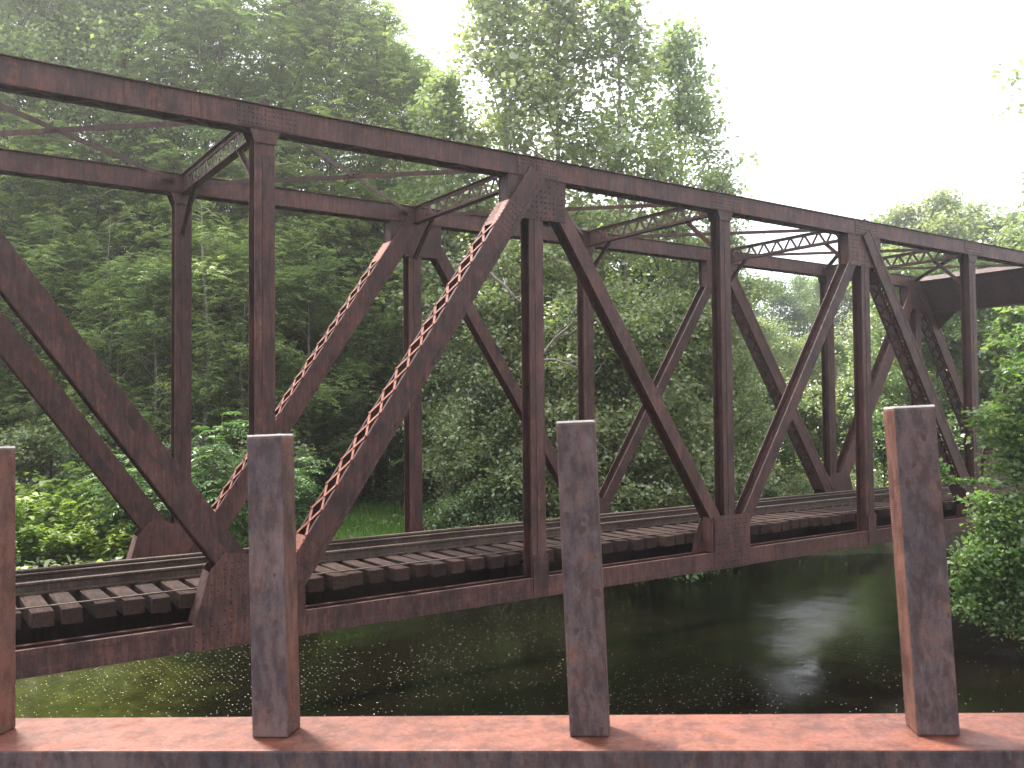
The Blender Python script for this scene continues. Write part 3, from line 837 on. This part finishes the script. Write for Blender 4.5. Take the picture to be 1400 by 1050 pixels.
def skeleton(rng, h, R, r0, base, nl, up0=.15, up1=1.2, sub=5, lean=.04, prof=.8):
    mb = MB(); anchors = []; dirs = []
    tz = np.linspace(0, 1, 12)
    wob = np.cumsum(rng.normal(0, lean, (12, 2)) * h / 12, 0); wob[0] = 0
    tp = np.stack([wob[:, 0], wob[:, 1], tz * h], 1)
    tr = r0 * (1 - tz * .93) ; tr[0] *= 1.35
    mb.tube([tuple(p) for p in tp], list(tr), 9)
    for i in range(nl):
        t = base + (1 - base) * ((i + rng.uniform(0, .8)) / nl) * .98
        az = i * 2.39996 + rng.uniform(-.4, .4)
        u_ = (t - base) / (1 - base)
        ln = R * (math.sin(PI * min(1, (.18 + .82 * u_) ** prof)) ** .55 * .9 + .12) * rng.uniform(.7, 1.2)
        el = up0 + (up1 - up0) * u_ + rng.uniform(-.15, .15)
        st = np.array([np.interp(t, tz, tp[:, k]) for k in range(3)])
        d = np.array([math.cos(az) * math.cos(el), math.sin(az) * math.cos(el), math.sin(el)])
        pts = [st]; q = st.copy(); dd = d.copy()
        for k in range(6):
            dd = unit(dd + rng.normal(0, .13, 3) + np.array([0, 0, .05])); q = q + dd * ln / 6; pts.append(q.copy())
        rb = max(.02, np.interp(t, tz, tr) * .5)
        mb.tube([tuple(p) for p in pts], list(np.linspace(rb, .012, 7)), 6)
        for k in (2, 3, 4, 5, 6): anchors.append(pts[k]); dirs.append(d)
        for s in range(sub):
            k = int(rng.integers(2, 6)); b = pts[k]
            sd_ = unit(dd + rng.normal(0, .8, 3) * np.array([1, 1, .6])); sl_ = ln * rng.uniform(.25, .5)
            q2 = b.copy(); ps = [b]
            for m in range(4):
                sd_ = unit(sd_ + rng.normal(0, .15, 3)); q2 = q2 + sd_ * sl_ / 4; ps.append(q2.copy())
                if m >= 1: anchors.append(q2.copy()); dirs.append(sd_)
            mb.tube([tuple(p) for p in ps], list(np.linspace(max(.014, rb * .4), .006, 5)), 5)
    return mb, np.array(anchors), np.array(dirs)

class Kind: pass
def make_kind(name, seed, h, R, r0, base, nl, style, mat, bark='bark', per=40, sig=.42, ln=.2, wd=.13, **kw):
    rng = np.random.default_rng(seed)
    mb, an, di = skeleton(rng, h, R, r0, base, nl, **kw)
    k = Kind(); k.name = name; k.h = h
    k.trunk = bpy.data.meshes.new('trunk'); k.trunk.from_pydata(mb.v, [], mb.f); k.trunk.update(); k.trunk.materials.append(M[bark])
    k.trunk.polygons.foreach_set('use_smooth', [True] * len(k.trunk.polygons))
    if style == 'frond':
        A = np.repeat(an, per, 0); n = len(A)
        pos = A + rng.normal(0, 1, (n, 3)) * np.array([sig, sig, sig * .45])
        d = np.repeat(di, per, 0) * .5 + rng.normal(0, 1, (n, 3)) * np.array([1, 1, .25])
        P, tone = fronds(rng, pos, d, ln * rng.uniform(.7, 1.2, n), 5, .40, .38)
    else:
        P, tone = scatter_leaves(rng, an, per, sig, ln, wd, OVAL if style == 'oval' else DIAMOND)
    k.crown = mesh_from_polys('crown', P, tone, M[mat])
    return k
def plant(k, name, x, y, z, s, rz, label, cat, group=None, sz=None):
    e = empty(name, (x, y, z), rz); e.scale = (s, s, sz or s)
    for nm, me in (('trunk', k.trunk), ('crown', k.crown)):
        o = bpy.data.objects.new(nm if nm == 'trunk' or cat != 'shrub' else 'foliage', me); COL.objects.link(o); o.parent = e
        if nm == 'trunk' and cat == 'shrub': o.name = 'stem'
    tag(e, label, cat, group); return e

LOC = [make_kind('locust', 21 + i, 13, 4.2, .17, .16, 26, 'frond', 'leaf_locust', per=5, sig=.42, ln=.52, up0=.1, up1=1.0) for i in range(3)]
TALL = [make_kind('tall', 31 + i, 26, 5.2, .30, .22, 36, 'frond' if i < 2 else 'leaf', 'leaf_locust', per=5 if i < 2 else 32, sig=.58, ln=.62 if i < 2 else .23, wd=.15, up0=.25, up1=1.15, sub=6) for i in range(3)]
AIRY = [make_kind('airy', 41 + i, 25, 4.6, .26, .2, 30, 'oval', 'leaf_broad', 'bark_mid', per=16, sig=.42, ln=.25, wd=.20, up0=.5, up1=1.25, sub=6) for i in range(3)]
BROAD = [make_kind('broad', 51 + i, 13, 4.0, .17, .10, 26, 'oval', 'leaf_broad', per=30, sig=.44, ln=.20, wd=.14, up0=.1, up1=1.1) for i in range(2)]
DARK = [make_kind('dark', 61 + i, 14, 4.6, .2, .06, 28, 'leaf', 'leaf_dark', per=34, sig=.5, ln=.24, wd=.16, up0=0, up1=1.0) for i in range(2)]
WILL = [make_kind('willow', 71, 13, 4.0, .16, .08, 30, 'leaf', 'leaf_willow', per=36, sig=.42, ln=.20, wd=.075, up0=.2, up1=1.1)]
SHRUB = [make_kind('shrub', 81 + i, 3.2, 1.9, .04, .04, 18, 'oval', 'leaf_broad' if i else 'leaf_dark', 'stem', per=14, sig=.2, ln=.15, wd=.10, up0=.3, up1=1.2, sub=4) for i in range(2)]

rv = random.Random(17)
def grow(kinds, name, lst, label, cat='tree', group=None):
    out = []
    for it in lst:
        px, D, h = it[:3]; k = kinds[it[3] % len(kinds)] if len(it) > 3 else rv.choice(kinds)
        x, y, z = spot(px, D); s = h / k.h
        lb = label(it) if callable(label) else label
        out.append(plant(k, name, x, y, z, s * rv.uniform(.95, 1.08), rv.uniform(0, 6.28), lb, cat, group, sz=s))
    return out

# --- left wood: feathery trees of middle height, then tall ones behind
grow(LOC, 'locust_tree', [(-120, 46, 13), (-35, 47, 13), (45, 46, 13), (105, 47, 14), (165, 44, 11), (215, 43, 12), (262, 46, 14), (330, 43, 13), (372, 47, 14), (425, 45, 12.5), (610, 48, 13), (0, 50, 17), (80, 51, 19), (190, 50, 18), (300, 50, 19), (400, 51, 18), (500, 52, 18), (580, 52, 17)],
     'feathery leaved tree of middle height in the wood behind the left half of the bridge', group='feathery middle trees behind the bridge')
grow(TALL, 'tall_tree', [(-150, 54, 33), (-60, 56, 35), (20, 53, 34), (90, 57, 35), (165, 53, 33), (235, 56, 34), (300, 52, 32), (385, 54, 33), (455, 53, 32), (520, 55, 30), (575, 56, 27), (-20, 62, 35), (130, 63, 36), (280, 63, 36), (420, 63, 34), (540, 65, 30)],
     'tall tree rising above the bridge in the dense wood on the left', group='tall trees of the left wood')
grow(DARK, 'dark_tree', [(-100, 54, 17), (0, 52, 15), (70, 56, 18), (150, 53, 16), (240, 55, 17), (330, 53, 16), (410, 55, 17), (500, 54, 16), (590, 52, 15), (660, 54, 17), (740, 53, 16), (820, 55, 17), (900, 54, 15), (965, 60, 15)],
     'dark shaded tree deep in the wood behind the front row of trees', group='dark trees deep in the wood')
# --- centre: tall airy trees with the sky showing through
for px, D, h, kk, lb in ((615, 47, 23, 0, 'thin pale green tree with sky showing through, at the left of the airy trees'),
                     (690, 45, 28, 1, 'tall airy tree with pale leaves above the near post with the large top gusset'),
                     (770, 46, 28, 2, 'tall airy tree with pale leaves just right of the large top gusset'),
                     (850, 45, 27, 0, 'tall airy tree with ragged crown, second from the open sky'),
                     (940, 47, 25.5, 1, 'airy tree whose ragged crown edge meets the open white sky'),
                     (990, 44, 17.5, 2, 'smaller airy tree with rounded top against the white sky')):
    grow(AIRY, 'airy_tree', [(px, D, h, kk)], lb)
grow(BROAD, 'broadleaf_tree', [(640, 41, 11), (705, 42, 13), (775, 40, 12.5), (845, 41, 13), (915, 42, 12.5), (960, 44, 12)],
     'bushy broad leaved tree behind the middle panels of the bridge', group='broad leaved trees behind the middle of the bridge')
for px, D, h, lb in ((985, 95, 19, 'yellow green narrow leaved tree left of the far slender post'), (1128, 108, 15.5, 'yellow green narrow leaved tree right behind the far slender post')):
    grow(WILL, 'willow_tree', [(px, D, h)], lb)
grow(DARK, 'dark_tree', [(985, 80, 14), (1000, 98, 15), (1058, 112, 15.5), (1100, 114, 15.5), (1155, 108, 16), (1238, 54, 12), (1280, 55, 13), (1350, 52, 12), (1420, 56, 13), (1480, 50, 12)],
     'dark leafy tree behind the right end of the bridge', group='dark trees behind the right end')
grow(BROAD, 'broadleaf_tree', [(1250, 64, 15), (1290, 66, 15), (1330, 60, 14), (1400, 60, 15)],
     'leafy tree on the far bank beyond the right end of the bridge', group='leafy trees beyond the right end')
grow(AIRY, 'hazy_tree', [(1225, 88, 21.5, 0), (1290, 84, 22, 1), (1350, 90, 19.5, 2), (1405, 84, 19, 0), (1460, 80, 21, 1), (1185, 104, 22, 1), (1258, 92, 21.5, 2), (1322, 88, 20.5, 0), (1378, 86, 19.5, 1)],
     'pale distant tree whose top shows above the right end of the top chord', group='distant trees above the right end')
grow(BROAD, 'broadleaf_tree', [(1072, 78, 9.2), (1108, 80, 9.6), (1142, 78, 9.2), (1040, 74, 10.5)],
     'low leafy tree upstream in the gap beside the far slender post', group='low trees upstream in the gap')
grow(SHRUB, 'shrub', [(1055, 60, 5), (1085, 62, 5.4), (1118, 60, 5), (1150, 62, 5.4)],
     'leafy shrub low in the gap beside the far slender post', 'shrub', 'shrubs in the gap upstream')
grow(BROAD, 'broadleaf_tree', [(1236, 86, 21.5), (1290, 84, 22.5), (1345, 86, 21.5), (1402, 84, 20.5)],
     'rounded leafy tree whose top shows above the right end of the top chord', group='rounded trees above the right end')
# --- tall tree whose leaves reach in at the right edge of the frame
grow(AIRY, 'edge_tree', [(1522, 46, 30, 1)], 'tall tree at the right edge whose leaves hang into the white sky')

# pale trunks in front of the wood
for px, D, lb, hh in ((285, 43.5, 'slender pale grey trunk with bare twigs right of the far left post', 17), (148, 44.5, 'slender brown trunk with bare twigs left of the far left post', 15), (66, 47, 'forked dark trunk near the left edge of the photo', 16)):
    rng = np.random.default_rng(px); mb = MB(); x, y, z = spot(px, D)
    t = np.linspace(0, 1, 12); wob = np.cumsum(rng.normal(0, .09, (12, 2)), 0); wob[0] = 0
    tp = np.stack([wob[:, 0], wob[:, 1], t * hh], 1)
    mb.tube([tuple(q) for q in tp], list(.20 * (1 - .93 * t)), 9)
    e = empty('tree', (x, y, z)); tag(e, lb, 'tree')
    an = []
    for k in range(16):
        tt = rng.uniform(.2, .98); b = np.array([np.interp(tt, t, tp[:, j]) for j in range(3)]); az = rng.uniform(0, 6.28)
        d = np.array([math.cos(az), math.sin(az), rng.uniform(-.1, .6)]); ps = [b]; q = b.copy(); ln = rng.uniform(.8, 2.4)
        for m in range(5):
            d = unit(d + rng.normal(0, .22, 3)); q = q + d * ln / 5; ps.append(q.copy())
            if tt > .6 and m > 1: an.append(q.copy())
        mb.tube([tuple(q_) for q_ in ps], list(np.linspace(.035, .008, 6)), 5)
    mb.build('trunk', M['bark_mid'] if px == 285 else M['bark'], e, smooth=True)
    an = np.array(an); A = np.repeat(an, 5, 0)
    P, tone = fronds(rng, A + rng.normal(0, .3, A.shape), rng.normal(0, 1, A.shape) * np.array([1, 1, .2]), .5 * rng.uniform(.7, 1.2, len(A)), 5, .4, .38)
    o = bpy.data.objects.new('crown', mesh_from_polys('crown', P, tone, M['leaf_locust'])); COL.objects.link(o); o.parent = e

# --- undergrowth
def sumac(seed, h):
    rng = np.random.default_rng(seed); mb = MB(); bs = []; ds = []
    for s in range(9):
        az = rng.uniform(0, 6.28); hh = h * rng.uniform(.55, 1.0); sp = rng.uniform(.2, 1.1)
        ps = [np.array([math.cos(az) * sp * .2, math.sin(az) * sp * .2, 0])]
        for m in range(1, 6): ps.append(np.array([math.cos(az) * sp * (m / 5) ** 1.4 * 1.1 + rng.normal(0, .04), math.sin(az) * sp * (m / 5) ** 1.4 * 1.1 + rng.normal(0, .04), hh * m / 5]))
        mb.tube([tuple(p) for p in ps], list(np.linspace(.035, .014, 6)), 6)
        for k in range(22):
            t = rng.uniform(.35, 1.0); b = np.array([np.interp(t, np.linspace(0, 1, 6), np.array(ps)[:, j]) for j in range(3)])
            a2 = rng.uniform(0, 6.28); bs.append(b); ds.append([math.cos(a2), math.sin(a2), rng.uniform(.1, .7) * t])
    bs = np.array(bs); ds = np.array(ds)
    P, tone = fronds(rng, bs, ds, rng.uniform(.65, 1.05, len(bs)), 9, .30, .26, .4)
    k = Kind(); k.h = h
    k.trunk = bpy.data.meshes.new('stem'); k.trunk.from_pydata(mb.v, [], mb.f); k.trunk.materials.append(M['stem'])
    k.crown = mesh_from_polys('foliage', P, tone, M['leaf_sumac']); return k
SUM = [sumac(101, 4.6), sumac(102, 4.0)]
for px, D, h, lb in ((282, 33.5, 5.6, 'large fern like sumac right behind the far left post'), (335, 33, 4.6, 'fern like sumac between the far left post and the near left post'), (395, 34, 4.4, 'fern like sumac just right of the near left post'),
                     (215, 33, 4.0, 'low fern like sumac left of the far left post'), (175, 34, 4.4, 'fern like sumac behind the crossing left diagonals')):
    k = SUM[int(px) % 2]; x, y, z = spot(px, D); plant(k, 'sumac', x, y, z, h / k.h, rv.uniform(0, 6), lb, 'shrub')

def knotweed(seed):
    rng = np.random.default_rng(seed); mb = MB(); pos = []; ax = []
    for s in range(22):
        az = rng.uniform(0, 6.28); h = rng.uniform(1.4, 2.7); out = rng.uniform(.3, 1.5); b = rng.normal(0, .35, 2)
        ts = np.linspace(0, 1, 8)
        ps = np.stack([b[0] + math.cos(az) * out * ts ** 2, b[1] + math.sin(az) * out * ts ** 2, h * (ts - .22 * ts ** 3)], 1)
        mb.tube([tuple(p) for p in ps], list(np.linspace(.016, .006, 8)), 5)
        for t in np.arange(.22, 1.0, .045):
            p = np.array([np.interp(t, ts, ps[:, j]) for j in range(3)])
            for r_ in range(3):
                a2 = az + rng.choice([-1, 1]) * rng.uniform(.5, 1.8); d = np.array([math.cos(a2), math.sin(a2), rng.uniform(-.25, .25)])
                pos.append(p + d * rng.uniform(.02, .38) + np.array([0, 0, rng.normal(0, .06)])); ax.append(d)
    pos = np.array(pos); ax = np.array(ax); n = len(pos)
    l = rng.uniform(.15, .25, n)
    P = leaves(rng, pos, ax + rng.normal(0, .2, (n, 3)), rng.normal(0, .3, (n, 3)) + np.array([0, 0, 1]), l, l * .78, HEART)
    k = Kind(); k.h = 2.6
    k.trunk = bpy.data.meshes.new('stem'); k.trunk.from_pydata(mb.v, [], mb.f); k.trunk.materials.append(M['stem'])
    k.crown = mesh_from_polys('foliage', P, rng.uniform(0, 1, n), M['leaf_bright']); return k
KN = [knotweed(111), knotweed(112), knotweed(113)]
for i, (px, D, h) in enumerate(((-40, 34, 3.2), (20, 33, 3.3), (55, 35, 3.5), (85, 32.5, 2.6), (120, 34, 3.0), (150, 32.6, 2.2), (185, 34, 2.5), (30, 32, 2.0), (215, 32.5, 1.8), (-10, 36, 3.6), (330, 32.8, 1.9), (375, 33, 1.9), (115, 36.5, 4.4), (420, 33.5, 1.7))):
    k = KN[i % 3]; x, y, z = spot(px, D)
    plant(k, 'knotweed', x, y, z, h / k.h, rv.uniform(0, 6), 'bright yellow green leafy knotweed bush on the bank behind the left rails' if px < 250 else 'low leafy knotweed bush behind the near left post', 'shrub', 'knotweed on the left bank' if px < 250 else 'knotweed behind the near left post')
grow(SHRUB, 'shrub', [(615, 37, 3.0), (655, 38, 3.4), (690, 36.5, 3.2), (730, 37, 2.6), (640, 40, 4.0), (700, 40, 4.4), (770, 38, 3.2), (820, 38, 3.4)],
     'small leafy shrub at the edge of the clearing behind the middle of the bridge', 'shrub', 'shrubs beside the clearing')
grow(SHRUB, 'shrub', [(440, 49, 4), (500, 50, 4), (560, 50, 4.2), (590, 49, 3.6), (380, 39, 4), (250, 38, 3.6), (120, 40, 4), (40, 42, 4), (-20, 40, 4)],
     'leafy shrub in the shade under the left wood', 'shrub', 'shrubs under the left wood')
grow(SHRUB, 'shrub', [(860, 39, 4), (905, 41, 4), (950, 40, 3.6), (1000, 44, 3), (1050, 44, 2.0), (1095, 46, 1.8), (1140, 46, 2.0), (1205, 46, 4.4), (1250, 47, 4), (1300, 46, 4), (1340, 45, 4.4)],
     'leafy shrub on the bank behind the right half of the track', 'shrub', 'shrubs behind the right half of the track')

# grass of the clearing and the low ground cover
rng = np.random.default_rng(5)
n = 42000
gx = rng.uniform(2, 27, n); gy = rng.uniform(15.2, 31, n)
gzv = ground_z(gx, gy); ln = rng.uniform(.3, .75, n) * (1 + .3 * np.sin(gx * .9) * np.sin(gy * .8))
d = rng.normal(0, .45, (n, 3)); d[:, 2] = 1
nr = rng.normal(0, 1, (n, 3))
P = leaves(rng, np.stack([gx, gy, gzv - .03], 1), d, nr, ln, np.full(n, .045))
go = bpy.data.objects.new('meadow_grass', mesh_from_polys('meadow_grass', P, rng.uniform(0, 1, n), M['grass'])); COL.objects.link(go); tag(go, 'bright green tall grass in the clearing behind the bridge', 'grass', kind='stuff')
n = 60000
gx = rng.uniform(-16, 60, n); gy = rng.uniform(10, 60, n); zz = ground_z(gx, gy); ok = zz > WATER - .05
ok &= ~((gx > 4) & (gx < 22) & (gy < 26) & (np.sin(gx * 1.1 + 1) * np.sin(gy * 1.3) < .25))
gx, gy, zz = gx[ok], gy[ok], zz[ok]; n = len(gx)
P = leaves(rng, np.stack([gx, gy, zz + rng.uniform(.02, .5, n)], 1), rng.normal(0, 1, (n, 3)) * np.array([1, 1, .3]), rng.normal(0, .35, (n, 3)) + np.array([0, 0, 1]), rng.uniform(.15, .4, n), rng.uniform(.12, .28, n), OVAL)
uo = bpy.data.objects.new('undergrowth', mesh_from_polys('undergrowth', P, rng.uniform(0, 1, n), M['leaf_locust'])); COL.objects.link(uo); tag(uo, 'low leafy ground cover on the banks and under the trees', 'ground cover', kind='stuff')
# far wood on the hill, one mass
an = []
for k in range(190):
    a = rng.uniform(-.75, .95); D = rng.uniform(72, 135)
    if abs(a - .325) < .11: a += .24; D += 30
    c = C0 + D * (fwd * np.array([1, 1, 0]) + rgt * a)
    z = float(ground_z(c[0], c[1])); R = rng.uniform(4, 6.5); hh = rng.uniform(9, 17) if a < .35 else rng.uniform(7, 13)
    for q in range(70):
        v = unit(rng.normal(0, 1, 3)); an.append(np.array([c[0], c[1], z + hh * .5]) + v * np.array([R, R, hh * .55]) * rng.uniform(.6, 1.05))
P, tone = scatter_leaves(rng, np.array(an), 9, .9, .85, .55)
fo = bpy.data.objects.new('far_wood', mesh_from_polys('far_wood', P, tone, M['leaf_dark'])); COL.objects.link(fo); tag(fo, 'far wooded slope closing the view behind the nearer trees', 'wood', kind='stuff')

# --- right bank thicket beside the bridge
def thicket(name, blobs, D, mat, n, ln, wd, shape, label, seed, base):
    rng = np.random.default_rng(seed); pos = []; stems = MB()
    b0 = pix(base[0], base[1], D)
    tot = sum(b[2] * b[3] for b in blobs)
    for (px, py, rx, ry) in blobs:
        c = pix(px, py, D + rng.uniform(-.3, .5)); m = D / 1214.4; k = int(n * rx * ry / tot / 9)
        v = unit(rng.normal(0, 1, (k, 3))) * (rng.uniform(0, 1, (k, 1)) ** .35)
        loc = c + rgt * v[:, :1] * rx * m + upv * v[:, 1:2] * ry * m + fwd * v[:, 2:] * rx * m * .8
        pos.append(loc)
        mid = (b0 + c) / 2 + rng.normal(0, .2, 3); stems.tube([tuple(b0 + rng.normal(0, .15, 3)), tuple(mid), tuple(c)], [.05, .035, .015], 6)
        for q in loc[::14]: stems.tube([tuple(c), tuple((c + q) / 2 + rng.normal(0, .05, 3)), tuple(q)], [.014, .010, .004], 5)
    an = np.concatenate(pos)
    P, tone = scatter_leaves(rng, an, 9, .17, ln, wd, shape, .7, .6)
    org = Vector(b0)
    e = empty(name, org); tag(e, label, 'shrub' if 'vine' not in name else 'vine')
    stems.v = [tuple(Vector(v_) - org) for v_ in stems.v]
    stems.build('stem', M['stem'], e)
    o = bpy.data.objects.new('foliage', mesh_from_polys('foliage', P - b0, tone, M[mat])); COL.objects.link(o); o.parent = e
thicket('maple_sapling', [(1400, 474, 20, 30), (1396, 512, 26, 22), (1402, 545, 40, 50), (1372, 590, 42, 30), (1350, 575, 22, 12), (1418, 620, 60, 50), (1382, 640, 36, 32), (1440, 560, 50, 70), (1470, 640, 60, 70)], 26.5, 'leaf_maple', 9500, .17, .145, MAPLE,
        'leafy maple sapling leaning in at the right edge beside the bridge', 201, (1450, 850))
thicket('vine_thicket', [(1392, 712, 58, 34), (1352, 722, 24, 20), (1375, 765, 62, 34), (1335, 775, 34, 22), (1350, 808, 46, 26), (1312, 800, 20, 12), (1420, 790, 60, 60), (1460, 730, 60, 60), (1345, 688, 26, 10), (1332, 832, 34, 22), (1388, 806, 52, 36)], 26.0, 'leaf_maple', 11500, .145, .125, HEART,
        'dense green vine thicket tumbling down the right bank to the water', 202, (1440, 880))
thicket('willow_bush', [(1392, 838, 40, 32), (1372, 858, 26, 18), (1430, 850, 50, 45), (1405, 872, 26, 14)], 25.4, 'leaf_willow', 3600, .15, .06, DIAMOND,
        'pale narrow leaved bush overhanging the water at the right edge', 203, (1440, 895))
thicket('plane_sapling', [(1382, 445, 26, 20), (1372, 478, 20, 16), (1395, 500, 24, 18), (1408, 455, 26, 30)], 47, 'leaf_willow', 900, .42, .36, MAPLE,
        'yellow green broad leaved sapling seen under the right end portal', 204, (1420, 640))
# vine tendril hanging on the bridge
rng = np.random.default_rng(9); e0 = pix(1345, 664, 25.6)
pts = [pix(a, b, 25.6 + c) for a, b, c in ((1282, 636, 0), (1287, 645, .1), (1291, 655, 0), (1299, 662, .05), (1312, 665, 0), (1328, 663, .1), (1345, 664, 0), (1362, 668, 0))]
mb = MB(); mb.tube([tuple(Vector(p) - Vector(e0)) for p in pts], [.012] * len(pts), 6)
e = empty('vine', Vector(e0)); tag(e, 'thin leafy vine tendril trailing over the lower end of the right laced diagonal', 'vine')
mb.build('stem', M['stem'], e)
tt = np.linspace(0, len(pts) - 1, 34); an = np.stack([np.interp(tt, range(len(pts)), np.array(pts)[:, j]) for j in range(3)], 1)
P, tone = scatter_leaves(rng, an, 9, .075, .12, .10, HEART)
o = bpy.data.objects.new('foliage', mesh_from_polys('foliage', P - e0, tone, M['leaf_maple'])); COL.objects.link(o); o.parent = e

# bare dead branches among the trees
for lb, D, rad, lines in (('bare white branch slanting down right of the long laced diagonal', 35.5, .075, [[(660, 362), (676, 378), (692, 391), (706, 408), (722, 420), (745, 446)], [(706, 408), (716, 404), (732, 412)]]),
                          ('forked grey dead branch between the middle near post and the far post', 36.5, .06, [[(738, 490), (760, 462), (778, 448), (792, 432), (806, 402)], [(760, 462), (782, 456), (800, 441)], [(778, 448), (783, 430), (790, 415)]]),
                          ('pale curved dead branch low behind the middle near post', 36, .055, [[(738, 493), (756, 492), (775, 498), (800, 508), (815, 512)], [(775, 498), (788, 494)]]),
                          ('thin pale dead stick low behind the foreground middle post', 36, .03, [[(812, 602), (826, 614), (842, 627)]])):
    mb = MB(); org = Vector(pix(*lines[0][0], D))
    rng = np.random.default_rng(len(lb))
    for j, l in enumerate(lines):
        ps = [Vector(pix(a, b, D + .25 * math.sin(i * 1.7 + j))) - org for i, (a, b) in enumerate(l)]
        mb.tube(ps, list(np.linspace(rad * (1 if j == 0 else .5), rad * .3, len(ps))), 7)
        for q in ps[1:]:
            tw = Vector(rng.normal(0, .35, 3)); mb.tube([q, q + tw * .5 + Vector((0, 0, .05)), q + tw], [rad * .3, rad * .2, rad * .08], 5)
    e = mb.build('dead_branch', M['bark_mid'], smooth=True); e.location = org; tag(e, lb, 'branch')

# unseen leaf mass added at the viewer's back to cut sky light
rng = np.random.default_rng(77); an = []
for k in range(34):
    a = rng.uniform(0, 1); c = np.array([-34 + 62 * a, -30 - rng.uniform(0, 12) - 14 * a, 1.0]); R = rng.uniform(3.5, 5.5); hh = rng.uniform(19, 27)
    for q in range(70):
        v = unit(rng.normal(0, 1, 3)); an.append(c + np.array([0, 0, hh * .52]) + v * np.array([R, R, hh * .52]) * rng.uniform(.6, 1.05))
P, tone = scatter_leaves(rng, np.array(an), 9, .9, .95, .6)
fo = bpy.data.objects.new('near_wood', mesh_from_polys('near_wood', P, tone, M['leaf_dark'])); COL.objects.link(fo); tag(fo, 'unseen wood added behind the viewer to shade the faces turned to it', 'wood', kind='stuff')
# ------------------------------------------------------------------ light, sky, camera
SUN_AZ, SUN_EL = math.radians(-2), math.radians(57)
sd = Vector((math.sin(SUN_AZ) * math.cos(SUN_EL), math.cos(SUN_AZ) * math.cos(SUN_EL), math.sin(SUN_EL)))
sl = bpy.data.lights.new('sun', 'SUN'); sl.energy = 4.0; sl.angle = math.radians(9); sl.color = (1, .93, .84)
so = bpy.data.objects.new('sun', sl); COL.objects.link(so)
so.rotation_euler = sd.to_track_quat('Z', 'Y').to_euler()
w = bpy.data.worlds.new('World'); sc.world = w; w.use_nodes = True
nt = w.node_tree; nt.nodes.clear(); lk = nt.links.new
sky = nt.nodes.new('ShaderNodeTexSky'); sky.sky_type = 'NISHITA'; sky.sun_disc = False
sky.sun_elevation = SUN_EL; sky.sun_rotation = SUN_AZ; sky.dust_density = 4.0; sky.air_density = 1.0; sky.altitude = 100
# thin bright cloud over the whole sky
geo = nt.nodes.new('ShaderNodeTexCoord')
cn = noise(nt, mapping(nt, geo.outputs['Generated'], (1, 1, 2.2)), 2.2, 6, .6)
cr = ramp(nt, [(.30, (.62, .62, .62)), (.62, (1, 1, 1))]); lk(cn, cr.inputs[0])
cloud = mixc(nt, .78, sky.outputs[0], (9.2, 9.2, 9.6))
cl = mixc(nt, 1.0, cloud, cr.outputs[0], 'MULTIPLY')
bg = nt.nodes.new('ShaderNodeBackground'); bg.inputs['Strength'].default_value = .12
lk(cl, bg.inputs['Color']); out = nt.nodes.new('ShaderNodeOutputWorld'); lk(bg.outputs[0], out.inputs[0])

cam = bpy.data.cameras.new('camera'); co = bpy.data.objects.new('camera', cam); COL.objects.link(co)
cam.sensor_width = 36; cam.sensor_fit = 'HORIZONTAL'; cam.lens = 36 * FPX
cam.clip_start = .05; cam.clip_end = 2000
fw = Vector((math.sin(YAW) * math.cos(PITCH), math.cos(YAW) * math.cos(PITCH), math.sin(PITCH)))
r = Vector((math.cos(YAW), -math.sin(YAW), 0)); u = r.cross(fw)
r2 = r * math.cos(ROLL) + u * math.sin(ROLL); u2 = -r * math.sin(ROLL) + u * math.cos(ROLL)
mw = Matrix((( r2.x, u2.x, -fw.x, CAM.x), (r2.y, u2.y, -fw.y, CAM.y), (r2.z, u2.z, -fw.z, CAM.z), (0, 0, 0, 1)))
co.matrix_world = mw
cam.dof.use_dof = True; cam.dof.focus_distance = 22; cam.dof.aperture_fstop = 16
sc.camera = co
sc.view_settings.view_transform = 'Standard'; sc.view_settings.look = 'None'; sc.view_settings.gamma = 1
sc.view_settings.exposure = 2.0
sc.cycles.max_bounces = 8; sc.cycles.transmission_bounces = 6; sc.cycles.diffuse_bounces = 4; sc.cycles.glossy_bounces = 3
sc.cycles.sample_clamp_indirect = 6

HAZE = .0014
# hazy summer air
mh, nh, oh = nodes('haze_air')
pv = nh.nodes.new('ShaderNodeVolumePrincipled'); pv.inputs['Color'].default_value = (.93, .95, .97, 1); pv.inputs['Density'].default_value = HAZE
pv.inputs['Anisotropy'].default_value = .87
nh.links.new(pv.outputs[0], oh.inputs['Volume'])
hb = MB(); hb.box(-150, 270, -80, 270, -7, 60)
ho = hb.build('haze', mh); tag(ho, kind='stuff')
